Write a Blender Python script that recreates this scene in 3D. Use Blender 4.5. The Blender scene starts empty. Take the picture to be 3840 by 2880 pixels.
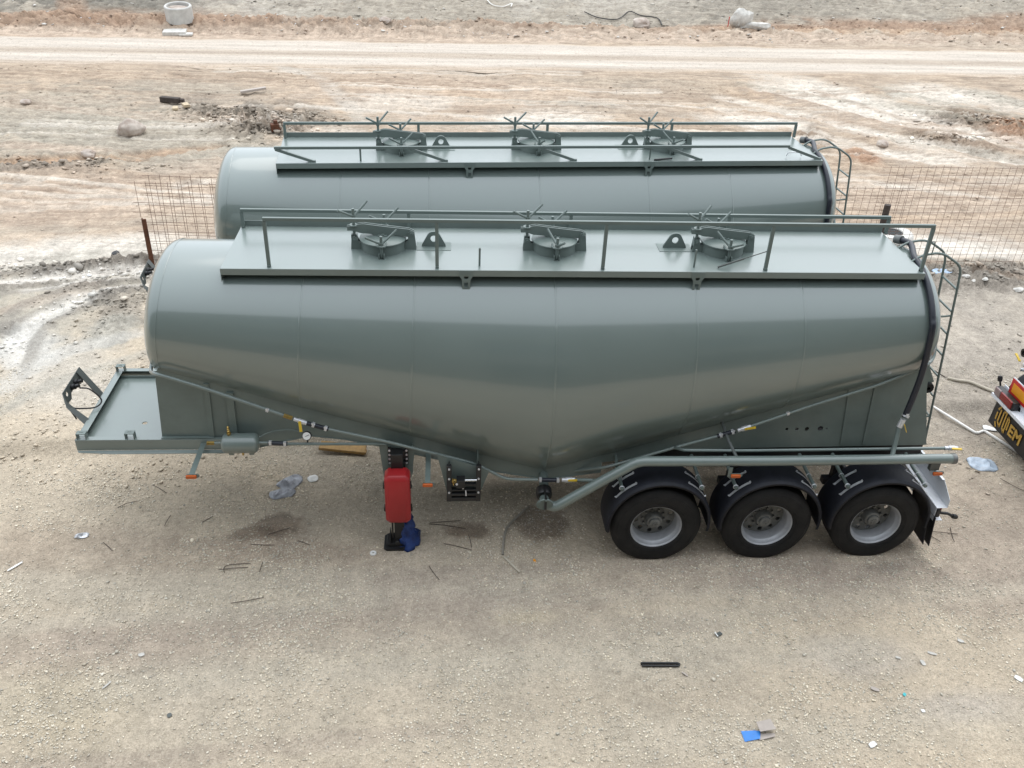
import bpy, bmesh, math, random
import numpy as np
from mathutils import Vector, Matrix
from mathutils.geometry import tessellate_polygon

S = bpy.context.scene
COL = S.collection
rnd = random.Random(7)

# ------------------------------------------------------------------ camera
cam_d = bpy.data.cameras.new('camera')
cam = bpy.data.objects.new('camera', cam_d)
COL.objects.link(cam)
cam_d.sensor_width = 36.0
cam_d.lens = 31.443
cam_d.clip_end = 2000
_r = Vector((0.99738138, -0.06251028, 0.03637094))
_u = Vector((0.00236953, 0.53088221, 0.84744231))
_f = Vector((0.07228254, 0.845137, -0.52964015))
_m = Matrix((_r, _u, -_f)).transposed().to_4x4()
_m.translation = Vector((-2.40414, -7.72727, 7.31627))
cam.matrix_world = _m
S.camera = cam

# ------------------------------------------------------------------ sky, sun, exposure
SUN_EL, SUN_AZ = math.radians(58), math.radians(20)      # high, behind the trailers
W = bpy.data.worlds.new('World')
S.world = W
W.use_nodes = True
nt = W.node_tree
bg = nt.nodes['Background']
sky = nt.nodes.new('ShaderNodeTexSky')
sky.sky_type = 'NISHITA'
sky.sun_disc = False
sky.sun_elevation = SUN_EL
sky.sun_rotation = SUN_AZ
sky.air_density = 1.2
sky.dust_density = 5.0
sky.ozone_density = 1.0
hs = nt.nodes.new('ShaderNodeHueSaturation')             # overcast: nearly white
hs.inputs['Saturation'].default_value = 0.34
nt.links.new(sky.outputs[0], hs.inputs['Color'])
# cloud cover: a pale even layer, brighter overhead than at the horizon, over the clear sky
tcw = nt.nodes.new('ShaderNodeTexCoord')
sxyz = nt.nodes.new('ShaderNodeSeparateXYZ')
nt.links.new(tcw.outputs['Generated'], sxyz.inputs[0])
mrw = nt.nodes.new('ShaderNodeMapRange')
mrw.inputs['To Min'].default_value = 3.0
mrw.inputs['To Max'].default_value = 11.5
nt.links.new(sxyz.outputs['Z'], mrw.inputs['Value'])
mry = nt.nodes.new('ShaderNodeMapRange')                  # and brighter on the side where the sun stands
mry.inputs['From Min'].default_value = -1.0
mry.inputs['To Max'].default_value = 5.0
nt.links.new(sxyz.outputs['Y'], mry.inputs['Value'])
addw = nt.nodes.new('ShaderNodeMath')
nt.links.new(mrw.outputs[0], addw.inputs[0])
nt.links.new(mry.outputs[0], addw.inputs[1])
cl = nt.nodes.new('ShaderNodeMix')
cl.data_type = 'RGBA'
cl.blend_type = 'MULTIPLY'
cl.inputs['Factor'].default_value = 1.0
cl.inputs['A'].default_value = (.93, 1.0, 1.08, 1)
nt.links.new(addw.outputs[0], cl.inputs['B'])
cm = nt.nodes.new('ShaderNodeMix')
cm.data_type = 'RGBA'
cm.inputs['Factor'].default_value = 0.8
nt.links.new(hs.outputs[0], cm.inputs['A'])
nt.links.new(cl.outputs['Result'], cm.inputs['B'])
nt.links.new(cm.outputs['Result'], bg.inputs[0])
bg.inputs[1].default_value = 0.13
sun_d = bpy.data.lights.new('sun', 'SUN')
sun_d.energy = 0.6
sun_d.angle = math.radians(50)
sun_d.color = (1.0, 0.95, 0.88)
sun = bpy.data.objects.new('sun', sun_d)
COL.objects.link(sun)
sun.rotation_euler = Vector((math.sin(SUN_AZ) * math.cos(SUN_EL), math.cos(SUN_AZ) * math.cos(SUN_EL), math.sin(SUN_EL))).to_track_quat('Z', 'Y').to_euler()
S.view_settings.view_transform = 'Standard'
S.view_settings.look = 'None'
S.view_settings.gamma = 1.0
S.view_settings.exposure = 0.50
S.cycles.max_bounces = 6
S.cycles.diffuse_bounces = 3

# ------------------------------------------------------------------ materials
def mat(name, col, rough=.5, metal=0., spec=.5, coat=0., var=.0, vscale=3., bump=0., bscale=60., col2=None, alpha=1., trans=0., coatr=.1, rvar=0.):
    m = bpy.data.materials.new(name)
    m.use_nodes = True
    n, l = m.node_tree.nodes, m.node_tree.links
    b = n['Principled BSDF']
    b.inputs['Base Color'].default_value = (*col, 1)
    b.inputs['Roughness'].default_value = rough
    b.inputs['Metallic'].default_value = metal
    b.inputs['Specular IOR Level'].default_value = spec
    b.inputs['Coat Weight'].default_value = coat
    b.inputs['Coat Roughness'].default_value = coatr
    b.inputs['Alpha'].default_value = alpha
    b.inputs['Transmission Weight'].default_value = trans
    tc = n.new('ShaderNodeTexCoord')
    if var or col2 or rvar:
        t = n.new('ShaderNodeTexNoise')
        t.inputs['Scale'].default_value = vscale
        t.inputs['Detail'].default_value = 8
        t.inputs['Roughness'].default_value = .65
        l.new(tc.outputs['Object'], t.inputs['Vector'])
    if var or col2:
        r = n.new('ShaderNodeValToRGB')
        c2 = col2 or tuple(min(1, c * (1 + var)) for c in col)
        c1 = tuple(c * (1 - var) for c in col)
        r.color_ramp.elements[0].color = (*c1, 1)
        r.color_ramp.elements[1].color = (*c2, 1)
        r.color_ramp.elements[0].position = .35
        r.color_ramp.elements[1].position = .68
        l.new(t.outputs['Fac'], r.inputs['Fac'])
        l.new(r.outputs[0], b.inputs['Base Color'])
    if rvar:
        mr = n.new('ShaderNodeMapRange')
        mr.inputs['To Min'].default_value = rough - rvar
        mr.inputs['To Max'].default_value = rough + rvar
        mr.inputs['From Min'].default_value = .3
        mr.inputs['From Max'].default_value = .7
        l.new(t.outputs['Fac'], mr.inputs['Value'])
        l.new(mr.outputs[0], b.inputs['Roughness'])
    if bump:
        t2 = n.new('ShaderNodeTexNoise')
        t2.inputs['Scale'].default_value = bscale
        t2.inputs['Detail'].default_value = 5
        l.new(tc.outputs['Object'], t2.inputs['Vector'])
        bp = n.new('ShaderNodeBump')
        bp.inputs['Strength'].default_value = bump
        bp.inputs['Distance'].default_value = .01
        l.new(t2.outputs['Fac'], bp.inputs['Height'])
        l.new(bp.outputs[0], b.inputs['Normal'])
    return m

PAINT_C = (.146, .183, .170)
M = {}
M['tank'] = mat('tank_paint', PAINT_C, .32, var=.03, vscale=.7, coat=1.0, coatr=.11, bump=.14, bscale=1.7, rvar=.05, spec=.6)
M['tank'].node_tree.nodes['Principled BSDF'].inputs['Coat IOR'].default_value = 1.64
M['paint'] = mat('frame_paint', tuple(c * .92 for c in PAINT_C), .42, var=.08, vscale=5, coat=.12, rvar=.07, spec=.4)
M['deckpaint'] = mat('walkway_paint', PAINT_C, .42, var=.06, vscale=3, coat=1.0, coatr=.22, rvar=.08)
M['dkpaint'] = mat('dark_bracket_paint', (.075, .085, .08), .45, var=.12, vscale=6)
M['rubber'] = mat('tyre_rubber', (.009, .009, .010), .75, spec=.35, var=.3, col2=(.016, .0155, .015), vscale=5, bump=.15, bscale=90)
M['black'] = mat('black_steel', (.012, .012, .013), .42, var=.3, vscale=8)
M['fender'] = mat('fender_plastic', (.010, .011, .016), .62, spec=.3, var=.25, vscale=7, bump=.1, bscale=120)
M['hose'] = mat('hose_rubber', (.014, .017, .026), .38)
M['rim'] = mat('rim_silver', (.36, .37, .39), .42, metal=.25, var=.12, vscale=10)
M['hub'] = mat('hub_grey', (.16, .165, .16), .5, metal=.3, var=.25, vscale=14)
M['chrome'] = mat('chrome', (.75, .76, .78), .18, metal=1.)
M['zinc'] = mat('zinc_steel', (.62, .63, .65), .3, metal=.45, var=.1, vscale=30)
M['brass'] = mat('brass', (.45, .31, .10), .35, metal=.9, var=.2, vscale=30)
M['yellow'] = mat('yellow_grip', (.62, .42, .03), .45)
M['red'] = mat('red_plastic', (.33, .014, .017), .42, var=.06, vscale=6, bump=.04, bscale=200)
M['orange'] = mat('amber_lens', (.46, .085, .004), .35, coat=.1)
M['redlens'] = mat('red_lens', (.22, .008, .008), .25, coat=.15)
M['clearlens'] = mat('clear_lens', (.24, .17, .165), .2, coat=.3)
M['white'] = mat('white_paint', (.76, .78, .82), .35, var=.05, vscale=6)
M['signred'] = mat('reflective_red', (.55, .02, .02), .35)
M['signyel'] = mat('reflective_yellow', (.80, .33, .01), .35)
M['logo'] = mat('ochre_print', (.55, .33, .06), .6, var=.12, vscale=30)
M['dial'] = mat('dial_white', (.75, .75, .73), .3)
M['tarp'] = mat('blue_tarp', (.009, .034, .15), .42, var=.4, vscale=11, bump=.7, bscale=22)
M['wood'] = mat('pale_timber', (.42, .26, .10), .7, var=.2, vscale=14, bump=.2, bscale=40)
M['palewood'] = mat('sawn_timber', (.50, .40, .27), .75, var=.15, vscale=14)
M['darkwood'] = mat('charred_timber', (.055, .042, .035), .85, var=.4, vscale=9, bump=.4, bscale=30)
M['concrete'] = mat('concrete', (.50, .49, .46), .85, var=.14, vscale=4, bump=.25, bscale=40)
M['wconcrete'] = mat('pale_concrete', (.56, .54, .50), .85, var=.2, vscale=6, bump=.3, bscale=30)
M['rust'] = mat('rusty_steel', (.10, .038, .018), .85, var=.45, vscale=10, bump=.2, bscale=80)
M['rebar'] = mat('rebar_wire', (.17, .105, .075), .8, var=.35, vscale=14)
M['drkrebar'] = mat('scrap_wire', (.075, .058, .046), .8, var=.3, vscale=14)
M['pvc'] = mat('white_pvc', (.82, .80, .76), .4, var=.05, vscale=5)
M['fhose'] = mat('faded_fabric_hose', (.46, .41, .33), .8, var=.12, vscale=20, bump=.2, bscale=90)
M['ghose'] = mat('grey_hose', (.26, .24, .20), .8, var=.12, vscale=20)
M['plastic_bag'] = mat('thin_plastic', (.42, .44, .49), .3, var=.3, vscale=16, bump=.8, bscale=34, alpha=.72)
M['bluebag'] = mat('bluish_plastic', (.40, .47, .55), .35, var=.15, vscale=14, bump=.5, bscale=24)
M['bluesheet'] = mat('pale_blue_plastic', (.36, .46, .58), .4, var=.15, vscale=12, bump=.5, bscale=20)
M['paper'] = mat('white_paper', (.76, .76, .74), .7, var=.06, vscale=20)
M['card'] = mat('grey_card', (.42, .37, .33), .8, var=.08, vscale=20)
M['bluecard'] = mat('blue_print_card', (.015, .20, .62), .45, var=.12, vscale=12)
M['boulder'] = mat('limestone', (.38, .29, .235), .9, var=.3, vscale=2.6, bump=.7, bscale=7, col2=(.56, .50, .44))
M['teal'] = mat('turquoise_scrap', (.03, .42, .46), .5)
M['facade'] = mat('building_facade', (.105, .102, .09), .85, var=.25, vscale=.35)
M['facade2'] = mat('building_slab', (.12, .12, .11), .85, var=.12, vscale=.8)
M['glassdark'] = mat('window_glass', (.03, .035, .04), .12)
M['cable'] = mat('black_cable', (.02, .02, .02), .6)

# ------------------------------------------------------------------ mesh helpers
class MB:
    def __init__(self):
        self.v, self.f = [], []

    def add(self, vs, fs):
        o = len(self.v)
        self.v += [tuple(p) for p in vs]
        self.f += [tuple(i + o for i in f) for f in fs]
        return self

    def box(self, c, s, rot=None):
        x, y, z = (k / 2 for k in s)
        R = rot if rot is not None else Matrix.Identity(3)
        c = Vector(c)
        vs = [c + R @ Vector((sx * x, sy * y, sz * z)) for sx in (-1, 1) for sy in (-1, 1) for sz in (-1, 1)]
        return self.add(vs, [(0, 1, 3, 2), (4, 6, 7, 5), (0, 4, 5, 1), (2, 3, 7, 6), (0, 2, 6, 4), (1, 5, 7, 3)])

    def bar(self, p0, p1, w, h, up=(0, 0, 1)):
        p0, p1 = Vector(p0), Vector(p1)
        d = (p1 - p0)
        L = d.length
        d.normalize()
        s = d.cross(Vector(up))
        if s.length < 1e-4:
            s = d.cross(Vector((1, 0, 0)))
        s.normalize()
        u = s.cross(d)
        return self.box((p0 + p1) / 2, (L, w, h), Matrix((d, s, u)).transposed())

    def tube(self, pts, r, n=10, closed=False, caps=True):
        pts = [Vector(p) for p in pts]
        k = len(pts)
        rs = r if isinstance(r, (list, tuple)) else [r] * k
        T = []
        for i in range(k):
            a = pts[i - 1] if (i > 0 or closed) else pts[i]
            b = pts[(i + 1) % k] if (i < k - 1 or closed) else pts[i]
            t = (b - a)
            T.append(t.normalized() if t.length > 1e-9 else Vector((0, 0, 1)))
        ref = Vector((0, 0, 1)) if abs(T[0].z) < .9 else Vector((1, 0, 0))
        N = (ref - T[0] * ref.dot(T[0])).normalized()
        vs = []
        for i in range(k):
            N = (N - T[i] * N.dot(T[i])).normalized()
            B = T[i].cross(N)
            sc = 1.0
            if 0 < i < k - 1:
                c = max(.3, math.cos(.5 * (pts[i] - pts[i - 1]).angle(pts[i + 1] - pts[i], 0)))
                sc = 1 / c if c < .999 else 1
            for j in range(n):
                a = 2 * math.pi * j / n
                vs.append(pts[i] + (N * math.cos(a) + B * math.sin(a)) * rs[i])
        fs = []
        for i in range(k if closed else k - 1):
            for j in range(n):
                a, b = i * n + j, i * n + (j + 1) % n
                c, d = ((i + 1) % k) * n + (j + 1) % n, ((i + 1) % k) * n + j
                fs.append((a, b, c, d))
        if caps and not closed:
            fs.append(tuple(range(n - 1, -1, -1)))
            fs.append(tuple((k - 1) * n + j for j in range(n)))
        return self.add(vs, fs)

    def cyl(self, p0, p1, r, n=16):
        return self.tube([p0, p1], r, n)

    def lathe(self, prof, o=(0, 0, 0), ax=(0, 1, 0), n=40, closed=False):
        o, ax = Vector(o), Vector(ax).normalized()
        ref = Vector((0, 0, 1)) if abs(ax.z) < .9 else Vector((1, 0, 0))
        N = (ref - ax * ref.dot(ax)).normalized()
        B = ax.cross(N)
        vs, fs = [], []
        k = len(prof)
        for r, h in prof:
            for j in range(n):
                a = 2 * math.pi * j / n
                vs.append(o + ax * h + (N * math.cos(a) + B * math.sin(a)) * max(r, 1e-5))
        for i in range(k if closed else k - 1):
            i2 = (i + 1) % k
            for j in range(n):
                fs.append((i * n + j, i * n + (j + 1) % n, i2 * n + (j + 1) % n, i2 * n + j))
        return self.add(vs, fs)

    def plate(self, outer, O, U, V, t, holes=()):
        """polygon (2-D points) with holes, extruded by thickness t about its plane"""
        O, U, V = Vector(O), Vector(U).normalized(), Vector(V).normalized()
        N = U.cross(V).normalized()
        loops = [list(outer)] + [list(h) for h in holes]
        flat = [p for l in loops for p in l]
        tri = tessellate_polygon([[Vector((p[0], p[1], 0)) for p in l] for l in loops])
        m = len(flat)
        vs = [O + U * p[0] + V * p[1] + N * (t / 2) for p in flat] + [O + U * p[0] + V * p[1] - N * (t / 2) for p in flat]
        fs = [tuple(x) for x in tri] + [tuple(m + i for i in reversed(x)) for x in tri]
        s = 0
        for l in loops:
            k = len(l)
            for i in range(k):
                a, b = s + i, s + (i + 1) % k
                fs.append((a, b, m + b, m + a))
            s += k
        return self.add(vs, fs)

    def ring(self, o, ax, R, r, n=24, m=8):
        ax = Vector(ax).normalized()
        ref = Vector((0, 0, 1)) if abs(ax.z) < .9 else Vector((1, 0, 0))
        N = (ref - ax * ref.dot(ax)).normalized()
        B = ax.cross(N)
        return self.tube([Vector(o) + (N * math.cos(2 * math.pi * i / n) + B * math.sin(2 * math.pi * i / n)) * R for i in range(n)], r, m, closed=True)

    def build(self, name, material, parent=None, smooth=True, bevel=0., loc=None, ang=38, solid=0., off=None):
        me = bpy.data.meshes.new(name)
        vs = self.v
        if off is not None:
            vs = [(a - off[0], b - off[1], c - off[2]) for a, b, c in vs]
        me.from_pydata(vs, [], self.f)
        bm = bmesh.new()
        bm.from_mesh(me)
        bmesh.ops.recalc_face_normals(bm, faces=bm.faces)
        bm.to_mesh(me)
        bm.free()
        if smooth:
            me.shade_smooth()
            me.set_sharp_from_angle(angle=math.radians(ang))
        me.materials.append(material)
        o = bpy.data.objects.new(name, me)
        COL.objects.link(o)
        if parent is not None:
            o.parent = parent
        if loc is not None:
            o.location = loc
        if solid:
            md = o.modifiers.new('solid', 'SOLIDIFY')
            md.thickness = solid
            md.offset = 0
        if bevel:
            md = o.modifiers.new('bevel', 'BEVEL')
            md.width = bevel
            md.segments = 2
            md.limit_method = 'ANGLE'
            md.angle_limit = math.radians(40)
        return o


def circ(cx, cy, r, n=16, a0=0.):
    return [(cx + r * math.cos(a0 + 2 * math.pi * i / n), cy + r * math.sin(a0 + 2 * math.pi * i / n)) for i in range(n)]


def smooth_path(pts, k=6):
    """Catmull-Rom through the points"""
    P = [Vector(p) for p in pts]
    P = [P[0] * 2 - P[1]] + P + [P[-1] * 2 - P[-2]]
    out = []
    for i in range(1, len(P) - 2):
        for j in range(k):
            t = j / k
            out.append(.5 * ((2 * P[i]) + (P[i + 1] - P[i - 1]) * t + (2 * P[i - 1] - 5 * P[i] + 4 * P[i + 1] - P[i + 2]) * t * t + (3 * P[i] - P[i - 1] - 3 * P[i + 1] + P[i + 2]) * t ** 3))
    out.append(P[-2])
    return out


def bend_path(pts, r=.06, k=5):
    """straight runs with rounded bends"""
    P = [Vector(p) for p in pts]
    out = [P[0]]
    for i in range(1, len(P) - 1):
        a, b, c = P[i - 1], P[i], P[i + 1]
        d1, d2 = (a - b), (c - b)
        q = min(r, d1.length * .45, d2.length * .45)
        s, e = b + d1.normalized() * q, b + d2.normalized() * q
        for j in range(k + 1):
            t = j / k
            out.append(s * (1 - t) ** 2 + b * 2 * t * (1 - t) + e * t * t)
    out.append(P[-1])
    return out


def tag(o, label, cat, group=None, kind=None):
    if label: o['label'] = label
    if cat: o['category'] = cat
    if group: o['group'] = group
    if kind: o['kind'] = kind
    return o


def thing(name, label, cat, loc=(0, 0, 0), rz=0., group=None):
    o = bpy.data.objects.new(name, None)
    COL.objects.link(o)
    o.location = loc
    o.rotation_euler = (0, 0, rz)
    o.empty_display_size = .2
    return tag(o, label, cat, group)


def copy_tree(o, parent=None, skip=()):
    c = o.copy()
    COL.objects.link(c)
    c.parent = parent
    for ch in list(o.children):
        if ch.name.split('.')[0] in skip:
            continue
        copy_tree(ch, c)
    return c

# ------------------------------------------------------------------ terrain
CM = {'gravel': (.475, .406, .315), 'beige': (.49, .428, .36), 'chalk': (.70, .67, .62), 'pink': (.52, .435, .362), 'orange': (.42, .30, .21), 'orange2': (.54, .42, .31),
      'orange3': (.36, .21, .13), 'red': (.345, .245, .18), 'greymud': (.375, .36, .315), 'clod': (.22, .20, .175), 'clodb': (.21, .165, .125), 'brown': (.34, .265, .205),
      'brownl': (.36, .30, .245), 'paleg': (.56, .55, .52), 'bank': (.37, .345, .30), 'bankdark': (.19, .185, .165), 'wet': (.165, .12, .085), 'mudshade': (.31, .275, .235),  # beige mud right of the trailers is darkened further to carry their shade
      'greyblue': (.36, .365, .385), 'ochre': (.40, .34, .23), 'sand': (.475, .425, .345), 'hump': (.25, .22, .185)}
ROUGH = {'hump': .24, 'clod': .13, 'clodb': .17, 'greymud': .03, 'orange3': .12, 'orange': -.12, 'red': .10, 'bankdark': .06, 'chalk': -.01, 'brown': .02}
PATCHES = [
(-10.49,16.27,0.2018,0.0570,-0.0238,0.4088,'greymud',0.75,0.45),
(-13.59,18.29,0.3094,0.1129,-0.0248,0.3565,'greymud',0.60,0.40),
(-10.13,20.90,0.3598,0.0788,0.0910,0.7518,'greymud',0.50,0.50),
(-7.66,17.96,1.0197,0.0442,0.8795,0.7041,'clod',0.85,0.30),
(-9.69,19.57,1.8495,0.3356,0.5765,1.1076,'clod',0.60,0.30),
(-6.86,19.51,1.2156,0.1122,0.9481,1.7518,'clod',0.50,0.40),
(-5.69,16.38,0.9041,0.1169,-0.2575,1.0711,'chalk',0.60,0.50),
(-7.08,14.55,0.5467,0.1099,-0.4510,1.3062,'pink',0.60,0.50),
(-11.91,14.29,0.4577,0.1682,-0.4595,2.7110,'orange',0.90,0.35),
(-9.78,14.95,0.6245,0.1888,-1.3256,3.0234,'orange',0.70,0.35),
(-12.33,13.69,0.5889,0.2179,0.1473,2.3769,'clod',0.75,0.35),
(-10.97,14.09,1.3091,0.4455,-0.8835,3.8686,'clod',0.60,0.35),
(-12.23,15.19,0.5909,0.2013,0.4015,3.5034,'pink',0.70,0.40),
(-10.22,11.78,0.2408,0.0779,-0.0205,0.5793,'pink',0.60,0.50),
(-8.25,12.79,1.5767,0.4126,-1.1965,3.7037,'chalk',0.60,0.50),
(-11.14,10.54,0.5353,0.2108,-0.3489,2.6559,'brown',0.25,0.50),
(-9.10,13.23,0.3120,0.0870,-0.8907,4.1820,'brown',0.30,0.50),
(-10.92,12.37,0.4091,0.1505,-1.3608,5.0829,'brown',0.30,0.50),
(-9.69,8.80,0.3835,0.1400,-0.2484,1.5431,'chalk',0.95,0.50),
(-8.55,9.38,0.9219,0.2852,-0.5458,2.5263,'chalk',0.60,0.60),
(-10.43,8.24,1.9899,0.7746,-0.0422,2.4011,'chalk',0.70,0.60),
(-9.16,7.72,0.4666,0.1705,-0.1532,0.7938,'greymud',0.70,0.50),
(-9.03,8.09,0.7897,0.2783,-0.8271,4.1539,'clod',0.80,0.40),
(-9.87,7.22,1.0388,0.4425,-0.9828,3.4263,'clod',0.60,0.50),
(-8.26,8.36,1.9354,0.6014,-1.1213,5.5874,'clod',0.70,0.40),
(-8.49,7.42,1.1017,0.4042,-2.9550,7.6832,'clod',0.60,0.50),
(-9.15,5.90,1.0507,0.5632,-0.7699,0.6804,'greymud',0.60,0.50),
(-9.01,4.96,2.2232,1.2381,-0.9706,0.9171,'paleg',0.60,0.50),
(-7.85,6.06,2.0569,0.9492,-0.9049,0.8624,'clod',0.60,0.40),
(-8.17,6.90,2.0200,0.8404,-2.3626,3.0797,'clod',0.75,0.40),
(-8.01,3.91,0.9416,0.3242,0.0050,0.9722,'paleg',0.35,0.60),
(-9.23,5.54,2.2512,1.0433,-1.5030,3.3672,'clod',0.50,0.50),
(-9.14,6.53,1.0395,0.4942,-3.3974,4.3258,'pink',0.40,0.50),
(-7.79,5.40,2.1358,1.0157,-1.5608,1.5517,'greymud',0.70,0.40),
(-2.62,21.62,0.1941,-0.0006,0.0233,0.4307,'pink',0.50,0.50),
(-5.30,20.43,1.1855,0.1042,-0.0907,1.1524,'brown',0.35,0.50),
(-3.87,20.01,0.5961,0.0267,-0.0719,0.9458,'chalk',0.50,0.50),
(-1.74,21.27,0.8449,-0.0478,0.5754,1.2251,'orange2',0.40,0.50),
(-2.60,18.11,0.3774,0.0022,-0.0705,1.0674,'pink',0.50,0.50),
(0.53,18.67,0.5608,-0.0535,-0.0580,0.8566,'chalk',0.80,0.60),
(2.81,19.96,0.4319,-0.0762,0.1858,1.5256,'greymud',0.35,0.50),
(5.00,18.77,0.8846,-0.2333,0.2190,0.8555,'brown',0.30,0.50),
(4.48,23.30,0.2493,-0.0504,0.0790,1.5153,'greymud',0.25,0.50),
(7.99,22.07,0.5694,-0.1982,0.6038,0.8199,'orange2',0.45,0.50),
(6.17,19.96,0.7460,-0.2345,0.5805,0.8601,'orange2',0.30,0.50),
(8.11,17.86,1.3559,-0.6175,1.0569,0.5310,'brown',0.50,0.50),
(7.02,18.88,0.5362,-0.1757,0.3953,1.5228,'chalk',0.90,0.50),
(10.41,21.73,0.3420,-0.1511,0.4662,0.3594,'chalk',0.85,0.50),
(12.11,19.87,0.3176,-0.1687,0.7697,0.4553,'chalk',0.65,0.50),
(13.27,22.81,1.0082,-0.4731,0.2472,0.8500,'greymud',0.60,0.50),
(14.17,22.60,0.6702,-0.3427,0.3241,0.5477,'chalk',0.80,0.50),
(16.06,22.11,0.5436,-0.3220,0.7109,0.5925,'chalk',0.70,0.50),
(13.19,18.40,0.7565,-0.4157,0.5897,1.1194,'chalk',0.85,0.50),
(13.30,20.45,0.4930,-0.2556,0.8531,1.5342,'greymud',0.70,0.50),
(14.22,19.23,0.5981,-0.3455,0.4669,0.6044,'clodb',0.85,0.40),
(14.74,18.29,1.1347,-0.6716,0.2439,0.6981,'orange3',0.80,0.45),
(12.29,17.18,0.6420,-0.3547,1.1153,1.5877,'clodb',0.70,0.40),
(16.57,22.13,0.6573,-0.4051,1.4905,0.8913,'greymud',0.70,0.50),
(13.03,19.27,1.6719,-0.8183,-0.1456,2.1817,'clod',0.50,0.50),
(10.02,17.73,0.4285,-0.2138,1.5301,1.0591,'brown',0.45,0.50),
(10.07,18.92,0.5957,-0.2932,2.4926,1.3283,'brown',0.50,0.50),
(10.76,16.87,0.4426,-0.2336,1.6368,1.4265,'chalk',0.50,0.50),
(10.72,15.62,0.6308,-0.3145,0.3350,1.3573,'chalk',0.45,0.60),
(8.85,15.53,1.6162,-0.8415,1.3955,0.7208,'orange3',0.80,0.40),
(12.61,15.93,0.6146,-0.3546,0.4549,0.9309,'brown',0.30,0.50),
(8.15,17.19,1.6008,-0.8491,1.3630,0.2454,'clodb',0.60,0.40),
(10.05,15.59,0.3761,-0.1893,0.6664,1.0390,'pink',0.35,0.50),
(9.22,12.45,0.3304,-0.1555,-0.0223,0.6323,'pink',0.55,0.60),
(7.49,11.09,0.6511,-0.2888,0.3731,3.3148,'orange2',0.25,0.50),
(11.33,13.76,0.6705,-0.3658,0.3371,2.9056,'brown',0.25,0.50),
(8.62,9.42,0.5377,-0.2889,0.2265,1.4231,'chalk',0.95,0.50),
(7.49,9.63,1.0764,-0.4862,-0.0647,2.8497,'chalk',0.60,0.50),
(7.37,10.06,2.3808,-1.0418,-0.0595,2.4023,'chalk',0.60,0.50),
(8.47,8.35,0.7815,-0.4241,0.1276,1.9432,'clod',0.75,0.50),
(7.87,7.93,1.1578,-0.5887,-0.0168,1.1649,'greymud',0.70,0.50),
(8.00,7.10,0.7207,-0.3870,-0.0133,1.2609,'greymud',0.55,0.60),
(8.49,7.48,1.3203,-0.7279,-0.0754,6.0560,'clodb',0.45,0.50),
(6.55,5.01,0.7614,-0.3943,-0.0004,0.9034,'paleg',0.25,0.60),
(6.02,3.71,0.8775,-0.4629,0.0054,0.9216,'mudshade',0.50,0.60),
(-19.62,35.36,0.2140,0.0772,-0.0540,0.3264,'bankdark',0.80,0.40),
(-15.70,34.04,0.3476,0.0996,-0.0539,0.3480,'bankdark',0.75,0.40),
(-17.91,33.21,1.7888,0.6085,-0.0475,0.3124,'red',0.60,0.40),
(-18.49,29.84,0.2239,0.0846,-0.0231,0.5663,'red',0.75,0.40),
(-15.42,31.18,0.2780,0.0812,0.0311,0.6790,'red',0.80,0.40),
(-11.42,31.16,0.3041,0.0609,0.0272,0.5968,'red',0.75,0.40),
(-7.34,30.91,0.2256,0.0241,0.0408,0.8937,'red',0.80,0.40),
(-2.48,31.55,0.1868,-0.0004,-0.0453,1.0264,'red',0.85,0.35),
(-9.43,35.09,0.3323,0.0491,-0.0452,0.2914,'paleg',0.50,0.50),
(-4.56,35.46,0.1625,0.0073,-0.0331,0.2176,'bank',0.80,0.50),
(2.55,35.39,0.1587,-0.0165,-0.0323,0.2203,'bank',0.80,0.50),
(1.62,37.00,0.3279,-0.0269,-0.0801,0.5112,'greymud',0.50,0.50),
(1.26,38.02,1.1310,-0.0829,-0.0423,0.2627,'paleg',0.50,0.50),
(7.38,38.30,0.2200,-0.0426,-0.0477,0.3021,'paleg',0.60,0.50),
(14.52,38.95,0.1064,-0.0352,-0.0354,0.2283,'bank',0.75,0.50),
(21.91,39.41,0.1374,-0.0647,-0.0366,0.2405,'bank',0.80,0.50),
(16.66,41.64,0.0951,-0.0336,-0.1171,0.7001,'paleg',0.70,0.50),
(25.04,40.71,0.2838,-0.1470,-0.0639,0.4075,'bankdark',0.35,0.50),
(12.60,36.54,0.2480,-0.0763,-0.0619,0.4229,'bankdark',0.35,0.50),
(4.73,31.80,0.1685,-0.0279,-0.0633,1.4394,'red',0.60,0.40),
(11.41,32.68,0.2420,-0.0753,-0.0488,1.0710,'red',0.85,0.35),
(19.12,33.48,0.1544,-0.0737,0.0340,0.8066,'red',0.90,0.35),
(24.15,34.67,0.3704,-0.2120,0.0284,0.6948,'red',0.80,0.35),
(-1.74,30.13,0.0381,-0.0007,-0.1016,1.3698,'pink',0.85,0.35),
(-16.65,29.03,0.2454,0.0836,-0.0750,1.9577,'pink',0.80,0.40),
(17.72,32.77,0.0943,-0.0424,-0.1190,1.9243,'orange2',0.40,0.40),
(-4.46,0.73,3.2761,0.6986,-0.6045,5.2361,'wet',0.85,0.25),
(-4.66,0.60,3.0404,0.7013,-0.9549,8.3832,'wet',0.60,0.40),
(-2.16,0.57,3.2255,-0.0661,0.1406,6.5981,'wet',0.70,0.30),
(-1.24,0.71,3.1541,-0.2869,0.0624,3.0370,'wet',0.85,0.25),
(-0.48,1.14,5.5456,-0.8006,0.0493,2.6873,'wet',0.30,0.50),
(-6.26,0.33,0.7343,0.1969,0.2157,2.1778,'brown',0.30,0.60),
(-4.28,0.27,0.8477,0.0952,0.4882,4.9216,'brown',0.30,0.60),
(2.86,-0.50,0.5433,-0.2790,0.3199,2.1228,'brownl',0.35,0.70),
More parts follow.
